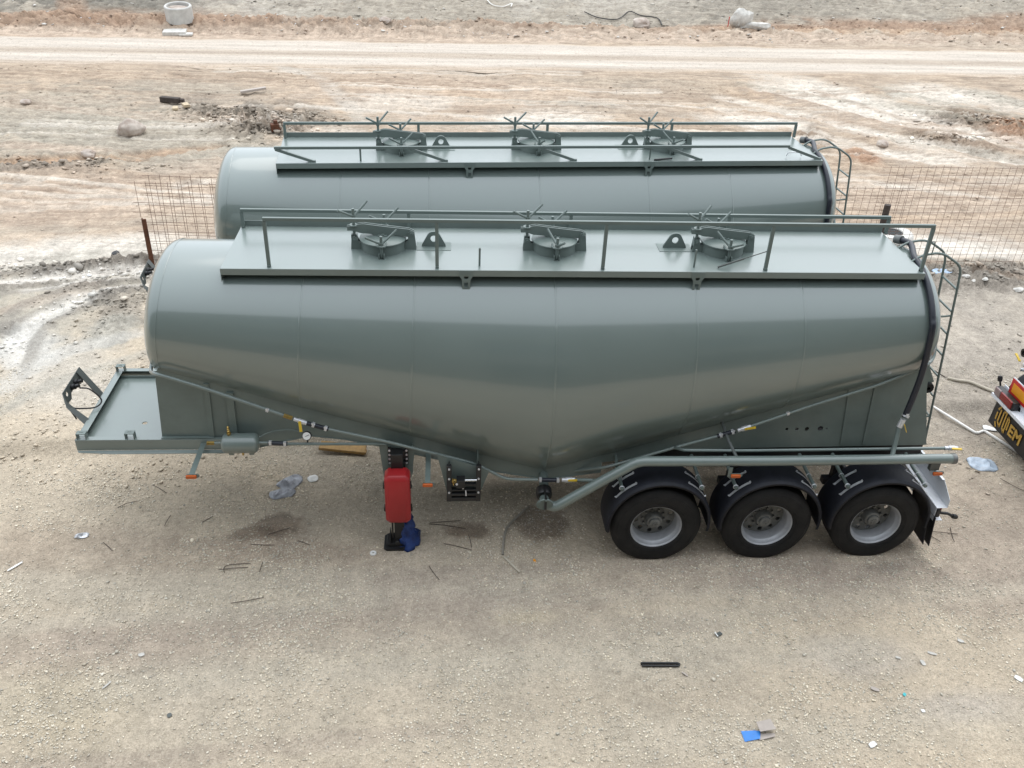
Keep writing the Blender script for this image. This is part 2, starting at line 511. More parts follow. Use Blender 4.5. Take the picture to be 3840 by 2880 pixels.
(1.59,-0.18,0.6859,-0.2530,0.4176,4.2036,'brownl',0.35,0.70),
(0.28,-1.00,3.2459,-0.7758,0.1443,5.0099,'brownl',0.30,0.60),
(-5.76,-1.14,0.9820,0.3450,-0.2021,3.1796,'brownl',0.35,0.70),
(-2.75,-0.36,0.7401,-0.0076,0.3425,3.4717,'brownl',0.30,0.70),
(-4.07,-1.77,0.4454,0.1073,-0.2478,2.5211,'paleg',0.35,0.70),
(-3.68,-1.27,1.0567,0.1914,-0.3358,4.0330,'paleg',0.35,0.60),
(-0.57,-1.48,0.6835,-0.0592,-0.2725,2.7970,'paleg',0.35,0.70),
(-1.83,-2.38,0.3265,-0.0196,0.1190,3.3116,'paleg',0.30,0.70),
(2.78,-2.17,1.7299,-0.8878,0.1543,4.5217,'greyblue',0.28,0.60),
(1.90,-1.50,1.4166,-0.5669,0.1250,4.0339,'greyblue',0.20,0.60),
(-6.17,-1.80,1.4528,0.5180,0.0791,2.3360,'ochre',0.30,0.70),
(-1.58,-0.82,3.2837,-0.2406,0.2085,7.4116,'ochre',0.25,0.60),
(-4.05,2.00,1.3638,0.1550,0.0235,1.6280,'greymud',0.30,0.60),
(-2.50,1.19,0.3403,0.0019,0.0331,1.8079,'greymud',0.20,0.60)]
TRACKS = [
([(-10.42,7.40),(-9.55,7.68),(-8.63,7.89),(-7.90,7.99)],0.16,'chalk',0.80,-0.030),
([(-10.53,7.67),(-9.65,7.94),(-8.72,8.20),(-8.00,8.36)],0.10,'clod',0.70,0.050),
([(-9.74,6.88),(-8.81,7.42),(-7.83,7.71)],0.10,'chalk',0.60,-0.020),
([(-10.13,6.70),(-9.32,7.03),(-8.40,7.42)],0.08,'clod',0.60,0.030),
([(-9.86,6.02),(-9.33,6.62),(-8.75,7.23)],0.10,'brown',0.40,0.020),
([(-9.28,4.94),(-9.17,5.39),(-9.20,5.86),(-8.78,6.36)],0.10,'chalk',0.45,-0.020),
([(-9.54,5.23),(-9.42,5.67),(-8.94,6.62)],0.08,'clod',0.50,0.030),
([(-9.33,4.72),(-9.20,5.46),(-8.53,6.54)],0.12,'paleg',0.50,-0.020),
([(6.70,21.93),(8.92,19.35),(10.96,17.32),(13.49,15.54)],0.25,'chalk',0.60,-0.050),
([(7.60,22.93),(9.83,20.19),(11.75,17.82),(13.85,16.18)],0.18,'brown',0.50,0.060),
([(9.72,23.43),(10.95,21.11),(12.34,19.07),(14.50,17.30)],0.22,'chalk',0.50,-0.050),
([(10.17,22.83),(11.39,20.31),(13.23,17.91)],0.14,'brown',0.50,0.050),
([(6.00,20.46),(7.77,18.52),(9.21,16.78),(10.52,15.20)],0.20,'chalk',0.50,-0.050),
([(8.24,22.36),(10.39,19.70),(12.26,17.39)],0.10,'brown',0.50,0.040),
([(7.79,23.58),(11.63,20.88),(15.19,18.51)],0.12,'greymud',0.50,0.050),
([(7.98,20.06),(10.40,17.97),(13.38,15.34)],0.12,'chalk',0.60,-0.040),
([(12.68,23.36),(14.21,21.35),(15.94,19.83)],0.20,'greymud',0.60,0.060),
([(-12.75,13.14),(-10.77,13.49),(-8.54,13.09)],0.12,'brown',0.40,0.040),
([(-12.29,12.02),(-10.42,12.39),(-8.27,12.88)],0.12,'brown',0.35,0.030),
([(-12.53,12.61),(-10.75,12.78)],0.08,'chalk',0.40,-0.020),
([(-8.22,24.75),(-6.40,22.63),(-4.84,18.17)],0.20,'paleg',0.40,-0.030),
([(-4.62,23.10),(-1.86,22.85),(-0.35,22.24)],0.10,'brown',0.40,0.050),
([(-6.29,21.73),(-3.33,20.56),(-0.35,22.24)],0.12,'brown',0.30,0.050),
([(-0.35,22.24),(2.71,22.20),(6.04,23.11)],0.12,'brown',0.25,0.040),
([(7.49,11.09),(9.19,11.20),(11.18,11.49)],0.15,'orange2',0.30,-0.010),
([(7.42,12.28),(11.90,12.76)],0.20,'brown',0.20,0.000),
([(7.74,13.10),(12.50,13.80)],0.15,'chalk',0.25,0.000),
([(-11.90,11.04),(-9.12,11.41),(-7.50,11.69)],0.15,'chalk',0.30,0.000),
([(-11.38,9.78),(-9.21,10.08),(-7.94,10.63)],0.15,'greymud',0.30,0.000)]
HEAPS = [(-8.5, 18.4, .8, .5, 200), (-7.4, 17.3, .7, .7, 330), (-7.0, 16.8, .4, .4, 110), (14.2, 19.2, 1.2, .35, 180), (12.3, 17.4, 1.2, .25, 110),
         (-8.2, 6.5, .6, .4, 200), (8.4, 8.1, 1.1, .25, 350), (-11.5, 13.9, 1.2, .3, 240), (-9.4, 7.95, 1.6, .22, 320), (-6.3, 18.2, .6, .4, 120)]
PATCHES += [(8.2, 7.7, .55, 0, 0, 1.2, 'clod', .85, .5), (7.4, 6.2, .5, 0, 0, .75, 'mudshade', .7, .6), (6.3, 3.6, .5, 0, 0, .6, 'mudshade', .75, .6), (5.0, .4, .5, 0, 0, .7, 'brownl', .5, .6), (-7.4, 17.3, .75, 0, 0, 1.0, 'hump', .9, .5), (-8.9, 18.5, .9, .2, 0, 1.6, 'hump', .7, .5), (-6.4, 18.3, 1.1, 0, .2, 1.8, 'hump', .6, .5)]
TRACKS += [([(-8.99, 4.37), (-9.15, 5.16), (-9.12, 5.94), (-8.67, 6.75), (-7.77, 7.35)], .11, 'chalk', .38, -.02), ([(-8.73, 4.24), (-8.89, 5.05), (-8.83, 5.76), (-8.4, 6.5), (-7.75, 7.05)], .07, 'clod', .55, .03),
           ([(-9.66, 5.54), (-9.55, 6.39), (-9.06, 6.96), (-7.85, 7.63)], .10, 'clod', .55, .03), ([(-8.88, 3.59), (-8.71, 4.17), (-8.31, 4.79), (-7.4, 5.31)], .12, 'paleg', .4, -.02), ([(-8.66, 3.06), (-8.16, 3.78), (-7.14, 4.65)], .10, 'greymud', .5, .015)]
# faint wheel tracks swept over the open ground beyond the fence
_tr = random.Random(23)
for _i in range(46):
    _y0 = _tr.uniform(9.3, 24.0)
    _x0 = _tr.uniform(-20, 12)
    _sl = _tr.gauss(-.02, .07) if _x0 < 2 else _tr.gauss(-.28, .12)
    _ln = _tr.uniform(4, 13)
    _cv = _tr.uniform(-.012, .012)
    _k = _tr.choice(['brown', 'brown', 'chalk', 'pink', 'greymud', 'chalk'])
    _w = _tr.uniform(.05, .13)
    for _o in ((0,) if _tr.random() < .4 else (0, .38)):
        TRACKS.append(([(_x0 + _ln * t / 4, _y0 + _o + _sl * _ln * t / 4 + _cv * (_ln * t / 4) ** 2) for t in range(5)], _w, _k, _tr.uniform(.25, .6), _tr.choice([-.03, .02, .035])))
for _i in range(14):                                                  # broad, faint compacted lanes in the yard
    _y0, _x0, _ln = _tr.uniform(-2.9, -.2), _tr.uniform(-9, 1), _tr.uniform(4, 9)
    _sl = _tr.uniform(-.03, .10)
    TRACKS.append(([(_x0 + _ln * t / 3, _y0 + _sl * _ln * t / 3) for t in range(4)], _tr.uniform(.08, .22), _tr.choice(['sand', 'sand', 'brownl']), _tr.uniform(.25, .45), _tr.choice([-.008, .004])))
_rs = np.random.RandomState(11)
_perm = _rs.permutation(4096)
_gx, _gy = np.cos(_rs.rand(4096) * 6.2832), np.sin(_rs.rand(4096) * 6.2832)
_a = _rs.rand(4096) * 6.2832
_gx, _gy = np.cos(_a), np.sin(_a)


def perlin(x, y, seed=0):
    xi, yi = np.floor(x).astype(np.int64), np.floor(y).astype(np.int64)
    fx, fy = x - xi, y - yi
    u, v = fx * fx * fx * (fx * (fx * 6 - 15) + 10), fy * fy * fy * (fy * (fy * 6 - 15) + 10)

    def g(i, j):
        h = _perm[(_perm[(xi + i + seed * 37) & 4095] + yi + j) & 4095]
        return _gx[h] * (fx - i) + _gy[h] * (fy - j)
    a, b = g(0, 0), g(1, 0)
    c, d = g(0, 1), g(1, 1)
    return (a + u * (b - a)) * (1 - v) + (c + u * (d - c)) * v


def fbm(x, y, sc, octv=4, seed=0, gain=.5):
    s, a = 0, 1.
    for o in range(octv):
        s = s + a * perlin(x * sc, y * sc, seed + o)
        sc *= 2.03
        a *= gain
    return s


def sstep(a, b, x):
    t = np.clip((x - a) / (b - a), 0, 1)
    return t * t * (3 - 2 * t)


def road_near(x): return 24.83 + .040 * x
def road_far(x): return 29.45 + .046 * x


def ground_eval(X, Y, color=True, fine=True):
    """height and earth colour at world points"""
    X = np.asarray(X, float); Y = np.asarray(Y, float)
    n1 = fbm(X, Y, .9, 4, 1); n2 = fbm(X, Y, 3.1, 4, 9); n3 = fbm(X, Y, 9., 3, 17); nb = fbm(X, Y, .25, 3, 23)
    ns = fbm(X * .35 + Y * .15, Y * 2.2, 1.6, 4, 31)                          # streaks along the haul road
    onroad = sstep(-.5, .1, Y - road_near(X)) * sstep(-.6, .1, road_far(X) - Y)
    far = sstep(8.0, 11.5, Y)
    z = .010 * n1 + .006 * n2 + .12 * sstep(2.55, 2.85, Y + .065 * (X + 1.2) * -1) * sstep(7.5, 6.5, Y)
    z = z + far * (.035 * n1 + .09 * nb + .008 * n2)
    C = None
    if color:
        C = np.empty(X.shape + (3,))
        g, b = np.array(CM['gravel']), np.array(CM['beige'])
        w = sstep(5.5, 10, Y + 1.5 * nb)[..., None]
        C[:] = g * (1 - w) + b * w
        bw = sstep(31.2, 33.2, Y + .8 * n1 - .04 * X)[..., None]
        C[:] = C * (1 - bw) + np.array(CM['bank']) * bw
        C *= (1 + .16 * n1 + .12 * n2 + .10 * ns * far)[..., None]
        C += (far * ns * .05)[..., None] * np.array((1.1, 1., .8))
        C += (.05 * nb)[..., None] * np.array((1., .7, .4))
    if color:
        lines = fbm(X * .30 + Y * .1, Y * 3.2, 1.5, 4, 41)
        C *= (1 - far * .30 * sstep(.16, .48, lines))[..., None]
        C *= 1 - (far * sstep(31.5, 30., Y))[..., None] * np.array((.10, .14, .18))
        bsp = fbm(X, Y * 1.6, 1.0, 5, 45, .6)
        C *= (1 - .62 * bw[..., 0] * sstep(.05, .5, bsp))[..., None]
        C *= (1 + .25 * bw[..., 0] * sstep(.1, .5, -bsp))[..., None]
    edge = .55 * n1 + .40 * n2 + .22 * n3
    for cx, cy, a, b_, c, d, kind, st, soft in PATCHES:
        dx, dy = X - cx, Y - cy
        u, v = a * dx + b_ * dy, c * dx + d * dy
        q = np.sqrt(u * u + v * v)
        m = q < 2.2
        if not m.any():
            continue
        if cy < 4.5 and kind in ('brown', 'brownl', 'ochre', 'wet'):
            st = min(.72, st * 1.45)  # near browns deepened: compacted gravel plus painted shade in front of the wheels
        if cy < 2.5 and kind == 'paleg':
            kind = 'sand'
        w = np.zeros_like(q)
        w[m] = sstep(1 + soft, 1 - soft, q[m] + edge[m] * .75) * st
        if color:
            C[m] = C[m] * (1 - w[m][:, None]) + np.array(CM[kind]) * (1 + .25 * n2[m] + .2 * n3[m])[:, None] * w[m][:, None]
        rg = ROUGH.get(kind, 0)
        if rg:
            z[m] += w[m] * rg * ((.45 + .6 * n2[m] + .7 * n3[m]) if rg > 0 else 1.)
    for pts, hw, kind, st, dep in TRACKS:
        best = np.full(X.shape, 9.)
        x0, x1 = min(p[0] for p in pts) - 2, max(p[0] for p in pts) + 2
        y0, y1 = min(p[1] for p in pts) - 2, max(p[1] for p in pts) + 2
        m = (X > x0) & (X < x1) & (Y > y0) & (Y < y1)
        if not m.any():
            continue
        xm, ym = X[m], Y[m]
        dm = np.full(xm.shape, 9.)
        for (ax, ay), (bx, by) in zip(pts[:-1], pts[1:]):
            L2 = (bx - ax) ** 2 + (by - ay) ** 2
            t = np.clip(((xm - ax) * (bx - ax) + (ym - ay) * (by - ay)) / L2, 0, 1)
            dm = np.minimum(dm, np.hypot(xm - ax - t * (bx - ax), ym - ay - t * (by - ay)))
        w = sstep(1.5, .45, dm / (hw * 1.3) + .5 * n1[m] + .35 * n2[m]) * st
        if color:
            C[m] = C[m] * (1 - w[:, None]) + np.array(CM[kind]) * (1 + .2 * n2[m])[:, None] * w[:, None]
        z[m] += w * dep * 1.3
    if color:
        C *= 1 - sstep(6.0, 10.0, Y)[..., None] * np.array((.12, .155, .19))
        C *= (1 + .10 * far * n3 + .10 * far * n2)[..., None]
    # berm and bank beyond the haul road
    yr = Y - .045 * X
    bl = 1 - .35 * sstep(-6, 4, X)
    berm = sstep(29.9, 31.1, yr + .25 * n1) * sstep(33.2, 31.4, yr) * (.34 * bl) * (1 + .5 * n1 + .3 * n2)
    bank = np.clip(yr - 32.2, 0, 60) * .20
    bank = np.where(bank > 5, 5, bank)
    rough = sstep(30.2, 31.2, yr)
    z = z + berm + bank + rough * (.06 * n1 + .045 * n2 + .03 * n3)
    mid = sstep(10, 12, Y) * sstep(25, 23, Y)
    z = z + mid * (.022 * n2 * (1 + n1) + .02 * np.abs(ns) + .008 * n3 - .022 * sstep(.10, .45, fbm(X * .30 + Y * .1, Y * 3.2, 1.5, 4, 41)))
    z = z * (1 - onroad) + onroad * (-.012 + .004 * n1)
    return (z, C) if color else z


def attr_material(name, pebble=1., rough=.92, fine=True, streak=(.74, .71, .68)):
    m = bpy.data.materials.new(name)
    m.use_nodes = True
    n, l = m.node_tree.nodes, m.node_tree.links
    b = n['Principled BSDF']
    b.inputs['Roughness'].default_value = rough
    b.inputs['Specular IOR Level'].default_value = .25
    at = n.new('ShaderNodeAttribute')
    at.attribute_name = 'earth'
    if not fine:
        l.new(at.outputs['Color'], b.inputs['Base Color'])
        return m
    geo = n.new('ShaderNodeNewGeometry')

    def noise(sc, det=6, ro=.6):
        t = n.new('ShaderNodeTexNoise')
        t.inputs['Scale'].default_value = sc
        t.inputs['Detail'].default_value = det
        t.inputs['Roughness'].default_value = ro
        l.new(geo.outputs['Position'], t.inputs['Vector'])
        return t

    def mix(kind, fac, a, b_):
        x = n.new('ShaderNodeMix')
        x.data_type = 'RGBA'
        x.blend_type = kind
        if isinstance(fac, float): x.inputs['Factor'].default_value = fac
        else: l.new(fac, x.inputs['Factor'])
        l.new(a, x.inputs['A'])
        if isinstance(b_, tuple): x.inputs['B'].default_value = b_
        else: l.new(b_, x.inputs['B'])
        return x.outputs['Result']

    def ramp(src, p0, p1, c0, c1):
        r = n.new('ShaderNodeValToRGB')
        r.color_ramp.elements[0].position, r.color_ramp.elements[1].position = p0, p1
        r.color_ramp.elements[0].color, r.color_ramp.elements[1].color = (*c0, 1), (*c1, 1)
        l.new(src, r.inputs['Fac'])
        return r.outputs[0]
    col = at.outputs['Color']
    f1 = noise(14, 8, .7)
    col = mix('MULTIPLY', 1.0, col, ramp(f1.outputs['Fac'], .25, .75, (.72, .71, .70), (1.26, 1.25, 1.24)))
    # wind and wheel streaks running along the site, on the open ground beyond the yard
    mp = n.new('ShaderNodeMapping')
    mp.inputs['Scale'].default_value = (.55, 4.2, 1)
    mp.inputs['Rotation'].default_value = (0, 0, .06)
    l.new(geo.outputs['Position'], mp.inputs['Vector'])
    fs = noise(1.6, 12, .72)
    l.new(mp.outputs[0], fs.inputs['Vector'])
    sx = n.new('ShaderNodeSeparateXYZ')
    l.new(geo.outputs['Position'], sx.inputs[0])
    fm = n.new('ShaderNodeMapRange')
    fm.inputs['From Min'].default_value, fm.inputs['From Max'].default_value = 6, 11
    l.new(sx.outputs['Y'], fm.inputs['Value'])
    scol = mix('MULTIPLY', 1.0, col, ramp(fs.outputs['Fac'], .36, .56, streak, (1.08, 1.08, 1.07)))
    col = mix('MIX', fm.outputs[0], col, scol)
    fk = noise(4.5, 8, .75)
    kcol = mix('MULTIPLY', 1.0, col, ramp(fk.outputs['Fac'], .32, .44, (.55, .50, .45), (1.0, 1.0, 1.0)))
    col = mix('MIX', fm.outputs[0], col, kcol)
    f2 = noise(55, 4, .7)
    col = mix('MULTIPLY', 1.0, col, ramp(f2.outputs['Fac'], .3, .7, (.72, .71, .70), (1.25, 1.25, 1.25)))
    vo = n.new('ShaderNodeTexVoronoi')
    vo.inputs['Scale'].default_value = 34
    l.new(geo.outputs['Position'], vo.inputs['Vector'])
    msk = ramp(vo.outputs['Distance'], .12, .34, (1, 1, 1), (0, 0, 0))
    f3 = noise(2.4, 4, .6)
    msk2 = mix('MULTIPLY', 1.0, msk, ramp(f3.outputs['Fac'], .40, .62, (.0, .0, .0), (.5 * pebble,) * 3))
    col = mix('MIX', msk2, col, (.60, .55, .46, 1))
    l.new(col, b.inputs['Base Color'])
    bp = n.new('ShaderNodeBump')
    bp.inputs['Strength'].default_value = .55
    bp.inputs['Distance'].default_value = .02
    l.new(f2.outputs['Fac'], bp.inputs['Height'])
    bp2 = n.new('ShaderNodeBump')
    bp2.inputs['Strength'].default_value = .5
    bp2.inputs['Distance'].default_value = .05
    l.new(f1.outputs['Fac'], bp2.inputs['Height'])
    l.new(bp.outputs[0], bp2.inputs['Normal'])
    l.new(bp2.outputs[0], b.inputs['Normal'])
    return m


M['earth'] = attr_material('site_earth')
M['roaddirt'] = attr_material('haul_road_dust', .25, streak=(.92, .91, .90))
M['stone'] = attr_material('loose_stone', .0, fine=False)


def grid_mesh(name, X, Y, Z, C, material):
    r, c = X.shape
    me = bpy.data.meshes.new(name)
    co = np.stack([X, Y, Z], -1).reshape(-1, 3).astype(np.float32)
    me.vertices.add(r * c)
    me.vertices.foreach_set('co', co.ravel())
    i = np.arange(r * c).reshape(r, c)
    q = np.stack([i[:-1, :-1], i[:-1, 1:], i[1:, 1:], i[1:, :-1]], -1).reshape(-1, 4)
    me.loops.add(q.size)
    me.loops.foreach_set('vertex_index', q.ravel().astype(np.int32))
    me.polygons.add(len(q))
    me.polygons.foreach_set('loop_start', np.arange(0, q.size, 4, dtype=np.int32))
    me.update(calc_edges=True)
    me.shade_smooth()
    at = me.attributes.new('earth', 'FLOAT_COLOR', 'POINT')
    rgba = np.ones((r * c, 4), np.float32)
    rgba[:, :3] = np.clip(C.reshape(-1, 3), .02, .85)
    at.data.foreach_set('color', rgba.ravel())
    me.materials.append(material)
    o = bpy.data.objects.new(name, me)
    COL.objects.link(o)
    return o


def fan(ys, cols):
    s = np.linspace(-1, 1, cols)
    d = ys + 7.73
    xc = -1.7 + .092 * (d - 5.2)
    hw = (4.7 + .495 * (d - 5.2)) * 1.10 + .8
    hw = np.maximum(hw, 2.5)
    X = xc[:, None] + hw[:, None] * s[None, :]
    ex = np.array([1.12, 1.3, 1.7, 2.5, 5, 14])
    L = xc[:, None] - hw[:, None] * ex[::-1][None, :]
    Rr = xc[:, None] + hw[:, None] * ex[None, :]
    X = np.concatenate([L, X, Rr], 1)
    return X, np.repeat(ys[:, None], X.shape[1], 1)


_d = 4.6 * 1.0034 ** np.arange(0, 720)
ys_all = _d - 7.73
y_split = 30.6
ys_g = np.concatenate([np.linspace(-9.5, -3.2, 40), ys_all[(ys_all > -3.1) & (ys_all < y_split)], [y_split]])
ys_b = np.concatenate([[y_split], ys_all[ys_all > y_split + .02], [60, 90, 200, 600]])
Xg, Yg = fan(ys_g, 700)
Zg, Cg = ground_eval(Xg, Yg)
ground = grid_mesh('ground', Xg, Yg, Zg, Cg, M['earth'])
tag(ground, 'pale dusty gravel yard and churned earth of the building site', None, kind='structure')
Xb, Yb = fan(ys_b, 560)
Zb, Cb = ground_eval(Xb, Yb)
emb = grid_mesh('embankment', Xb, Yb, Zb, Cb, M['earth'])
tag(emb, 'grey rubble bank with a reddish earth berm beyond the haul road', None, kind='structure')

# haul road: a sheet just above the earth with two pale wheel lanes
s_ = np.linspace(-.04, 1.04, 54)
xs_ = np.linspace(-32, 36, 560)
XR, SR = np.meshgrid(xs_, s_)
jit = .8 * fbm(XR, SR * 4, .35, 4, 51) * (np.abs(SR - .5) * 2) ** 3
YR = road_near(XR) + (road_far(XR) - road_near(XR)) * SR + jit * .6
zr, cr = ground_eval(XR, YR)
lane = np.maximum(sstep(.05, .13, SR + .05 * jit) * sstep(.40, .31, SR + .1 * jit), sstep(.50, .60, SR + .06 * jit) * sstep(.97, .90, SR))
strk = fbm(XR * .12, SR * 9, 1.4, 4, 61)
dust = np.array((.50, .447, .39)); mid_ = np.array((.40, .34, .28)); side_ = np.array((.45, .37, .295))
CR = mid_ * (1 - lane[..., None]) + dust * lane[..., None]
ed = (sstep(.17, -.02, SR + .03 * jit) + sstep(.86, 1.0, SR))[..., None]
CR = CR * (1 - ed) + side_ * ed
CR = CR * (1 + .24 * strk)[..., None]
road = grid_mesh('road', XR, YR, np.full_like(XR, .006) + .012 * lane * 0 - .02 * np.clip(ed[..., 0], 0, 1), CR, M['roaddirt'])
tag(road, 'dusty haul road with two pale wheel lanes', None, kind='structure')


def gh(x, y):
    return float(ground_eval(np.array([x]), np.array([y]), color=False)[0])


# ---------------------------------------------------------- loose stones
ICO_V = None
def rocks_mesh(name, px, py, size, tint, seed, material, flat=.48, sink=.45, hi=False):
    rs = np.random.RandomState(seed)
    if hi:
        bm = bmesh.new(); bmesh.ops.create_icosphere(bm, subdivisions=1, radius=1.)
        bv = np.array([v.co[:] for v in bm.verts]); bf = np.array([[v.index for v in f.verts] for f in bm.faces]); bm.free()
    else:
        bv = np.array([(1, 0, 0), (-1, 0, 0), (0, 1, 0), (0, -1, 0), (.6, .6, .75), (-.6, .6, .7), (-.6, -.6, .75), (.6, -.6, .7), (0, 0, -1)], float)
        bf = np.array([(0, 2, 4), (2, 1, 5), (1, 3, 6), (3, 0, 7), (4, 2, 5), (5, 1, 6), (6, 3, 7), (7, 0, 4), (4, 5, 6), (4, 6, 7), (2, 0, 8), (1, 2, 8), (3, 1, 8), (0, 3, 8)])
    N, k = len(px), len(bv)
    a = rs.rand(N) * 6.2832
    sx, sy, sz = size * (.75 + .6 * rs.rand(N)), size * (.75 + .6 * rs.rand(N)), size * flat * (.7 + .6 * rs.rand(N))
    V = bv[None] * (1 + (rs.rand(N, k, 1) - .5) * .55)
    V = V * np.stack([sx, sy, sz], -1)[:, None, :]
    ta = (rs.rand(N) - .5) * .9
    x, z = V[..., 0] * np.cos(ta)[:, None] - V[..., 2] * np.sin(ta)[:, None], V[..., 0] * np.sin(ta)[:, None] + V[..., 2] * np.cos(ta)[:, None]
    y = V[..., 1]
    X = x * np.cos(a)[:, None] - y * np.sin(a)[:, None] + px[:, None]
    Yy = x * np.sin(a)[:, None] + y * np.cos(a)[:, None] + py[:, None]
    hz = ground_eval(px, py, color=False)
    Z = z + (hz + size * flat * (1 - sink))[:, None]
    me = bpy.data.meshes.new(name)
    co = np.stack([X, Yy, Z], -1).reshape(-1, 3).astype(np.float32)
    me.vertices.add(N * k); me.vertices.foreach_set('co', co.ravel())
    F = (bf[None] + (np.arange(N) * k)[:, None, None]).reshape(-1, 3)
    me.loops.add(F.size); me.loops.foreach_set('vertex_index', F.ravel().astype(np.int32))
    me.polygons.add(len(F)); me.polygons.foreach_set('loop_start', np.arange(0, F.size, 3, dtype=np.int32))
    me.update(calc_edges=True)
    at = me.attributes.new('earth', 'FLOAT_COLOR', 'POINT')
    rgba = np.ones((N, k, 4), np.float32); rgba[..., :3] = np.clip(tint, .03, .85)[:, None, :]
    at.data.foreach_set('color', rgba.ravel())
    me.materials.append(material)
    o = bpy.data.objects.new(name, me); COL.objects.link(o)
    return o


def tints(n, rs, base=(.62, .56, .455)):
    b = np.array(base)[None] * (.66 + .55 * rs.rand(n, 1))
    b = b + (rs.rand(n, 1) - .5) * np.array([[.06, .02, -.03]])
    return b


rs = np.random.RandomState(5)
N0 = 330000
px = -12 + 21 * rs.rand(N0); py = -4.2 + 8.5 * rs.rand(N0) ** 1.1
dn = fbm(px, py, .55, 4, 71) + .5 * fbm(px, py, 2.2, 3, 75)
pr = np.clip(.42 + 1.3 * dn, .10, 1)
hwid = (4.7 + .495 * (py + 2.5)) + .6
keep = (rs.rand(N0) < pr) & (np.abs(px + 1.7 - .092 * (py + 2.5)) < hwid)
px, py = px[keep], py[keep]
sz = .0045 + .0085 * rs.rand(len(px)) ** 2.2 + .012 * (rs.rand(len(px)) > .992) * rs.rand(len(px))
_g = ground_eval(px, py)[1].mean(1, keepdims=True) / .33
gravel = rocks_mesh('gravel', px, py, sz, tints(len(px), rs) * np.clip(_g, .3, 1.15) ** .8, 3, M['stone'])
tag(gravel, 'small pale stones strewn over the yard', None, kind='stuff')

N1 = 9000
px = np.concatenate([-11 + 6.2 * rs.rand(5200), 4.2 + 6.5 * rs.rand(1500), -26 + 52 * rs.rand(2300)])
py = np.concatenate([1.5 + 6.8 * rs.rand(5200), 1.0 + 7.5 * rs.rand(1500), 9.5 + 14.5 * rs.rand(2300)])
dn = fbm(px, py, .7, 4, 81)
k_ = rs.rand(len(px)) < np.clip(.25 + 1.6 * dn, .03, 1)
px, py = px[k_], py[k_]
for cx_, cy_, sx_, sy_, n_ in HEAPS:                                       # churned heaps thick with clods
    px = np.concatenate([px, cx_ + sx_ * rs.randn(n_)]); py = np.concatenate([py, cy_ + sy_ * rs.randn(n_)])
sz = .007 + .022 * rs.rand(len(px)) ** 3 + .0009 * np.clip(py, 0, 30)
bz = ground_eval(px, py)[1]
tt = bz * (.80 + .6 * rs.rand(len(px), 1))
nh_ = sum(h[4] for h in HEAPS)
sz[-nh_:] *= .7 + 1.9 * rs.rand(nh_) ** 2
tt[-nh_:] *= .70 + .75 * rs.rand(nh_, 1)
rub = rocks_mesh('rubble', px, py, sz, tt, 8, M['stone'])
tag(rub, 'scattered clods and broken stone on the churned earth', None, kind='stuff')
N2 = 4200
px = -24 + 54 * rs.rand(N2); yy = 30.2 + 6.5 * rs.rand(N2) ** 1.4
py = yy + .045 * px
dn = fbm(px, py, .8, 3, 91)
k_ = rs.rand(N2) < np.clip(.35 + 1.5 * dn, .05, 1)
px, py = px[k_], py[k_]
sz = .020 + .065 * rs.rand(len(px)) ** 4
bz = ground_eval(px, py)[1]
tt = np.where(rs.rand(len(px), 1) < .3, np.array([[.62, .59, .54]]), bz * (.6 + .8 * rs.rand(len(px), 1)))
rub2 = rocks_mesh('rubble', px, py, sz, tt, 9, M['stone'], flat=.5, sink=.45)
tag(rub2, 'broken limestone lumps along the berm and bank beyond the road', None, kind='stuff')

# ------------------------------------------------------------------ silo tank semi-trailer
YC = 1.275
BASE = (-1.2, YC, 0.0)
CREST = 3.41


def prof(x):
    """crest position along the trailer -> (half depth, half width, tilt of the ring)"""
    xs = [-5.29, -3.87, -2.73, -1.27, .22, 1.38, 2.80]
    hz = np.interp(x, xs, [.705, .953, 1.153, 1.41, 1.154, .956, .715])
    w = np.interp(x, xs, [.860, .945, 1.012, 1.10, 1.022, .960, .885])
    if abs(x + 1.27) < .45:                                    # the two cones meet in a rounded knuckle
        q = [x + d for d in (-.12, -.08, -.04, 0, .04, .08, .12)]
        hz, w = sum(np.interp(k, xs, [.705, .953, 1.153, 1.41, 1.154, .956, .715]) for k in q) / 7, sum(np.interp(k, xs, [.860, .945, 1.012, 1.10, 1.022, .960, .885]) for k in q) / 7
    t = np.interp(x, xs, [.125, .08, .045, 0., -.015, -.025, -.035])
    return hz, w, t


def tank_pt(x, th, k=1.0):
    hz, w, t = prof(x)
    z = CREST - hz + hz * k * math.cos(th)
    return (x + t * (z - CREST), YC - w * k * math.sin(th), z)


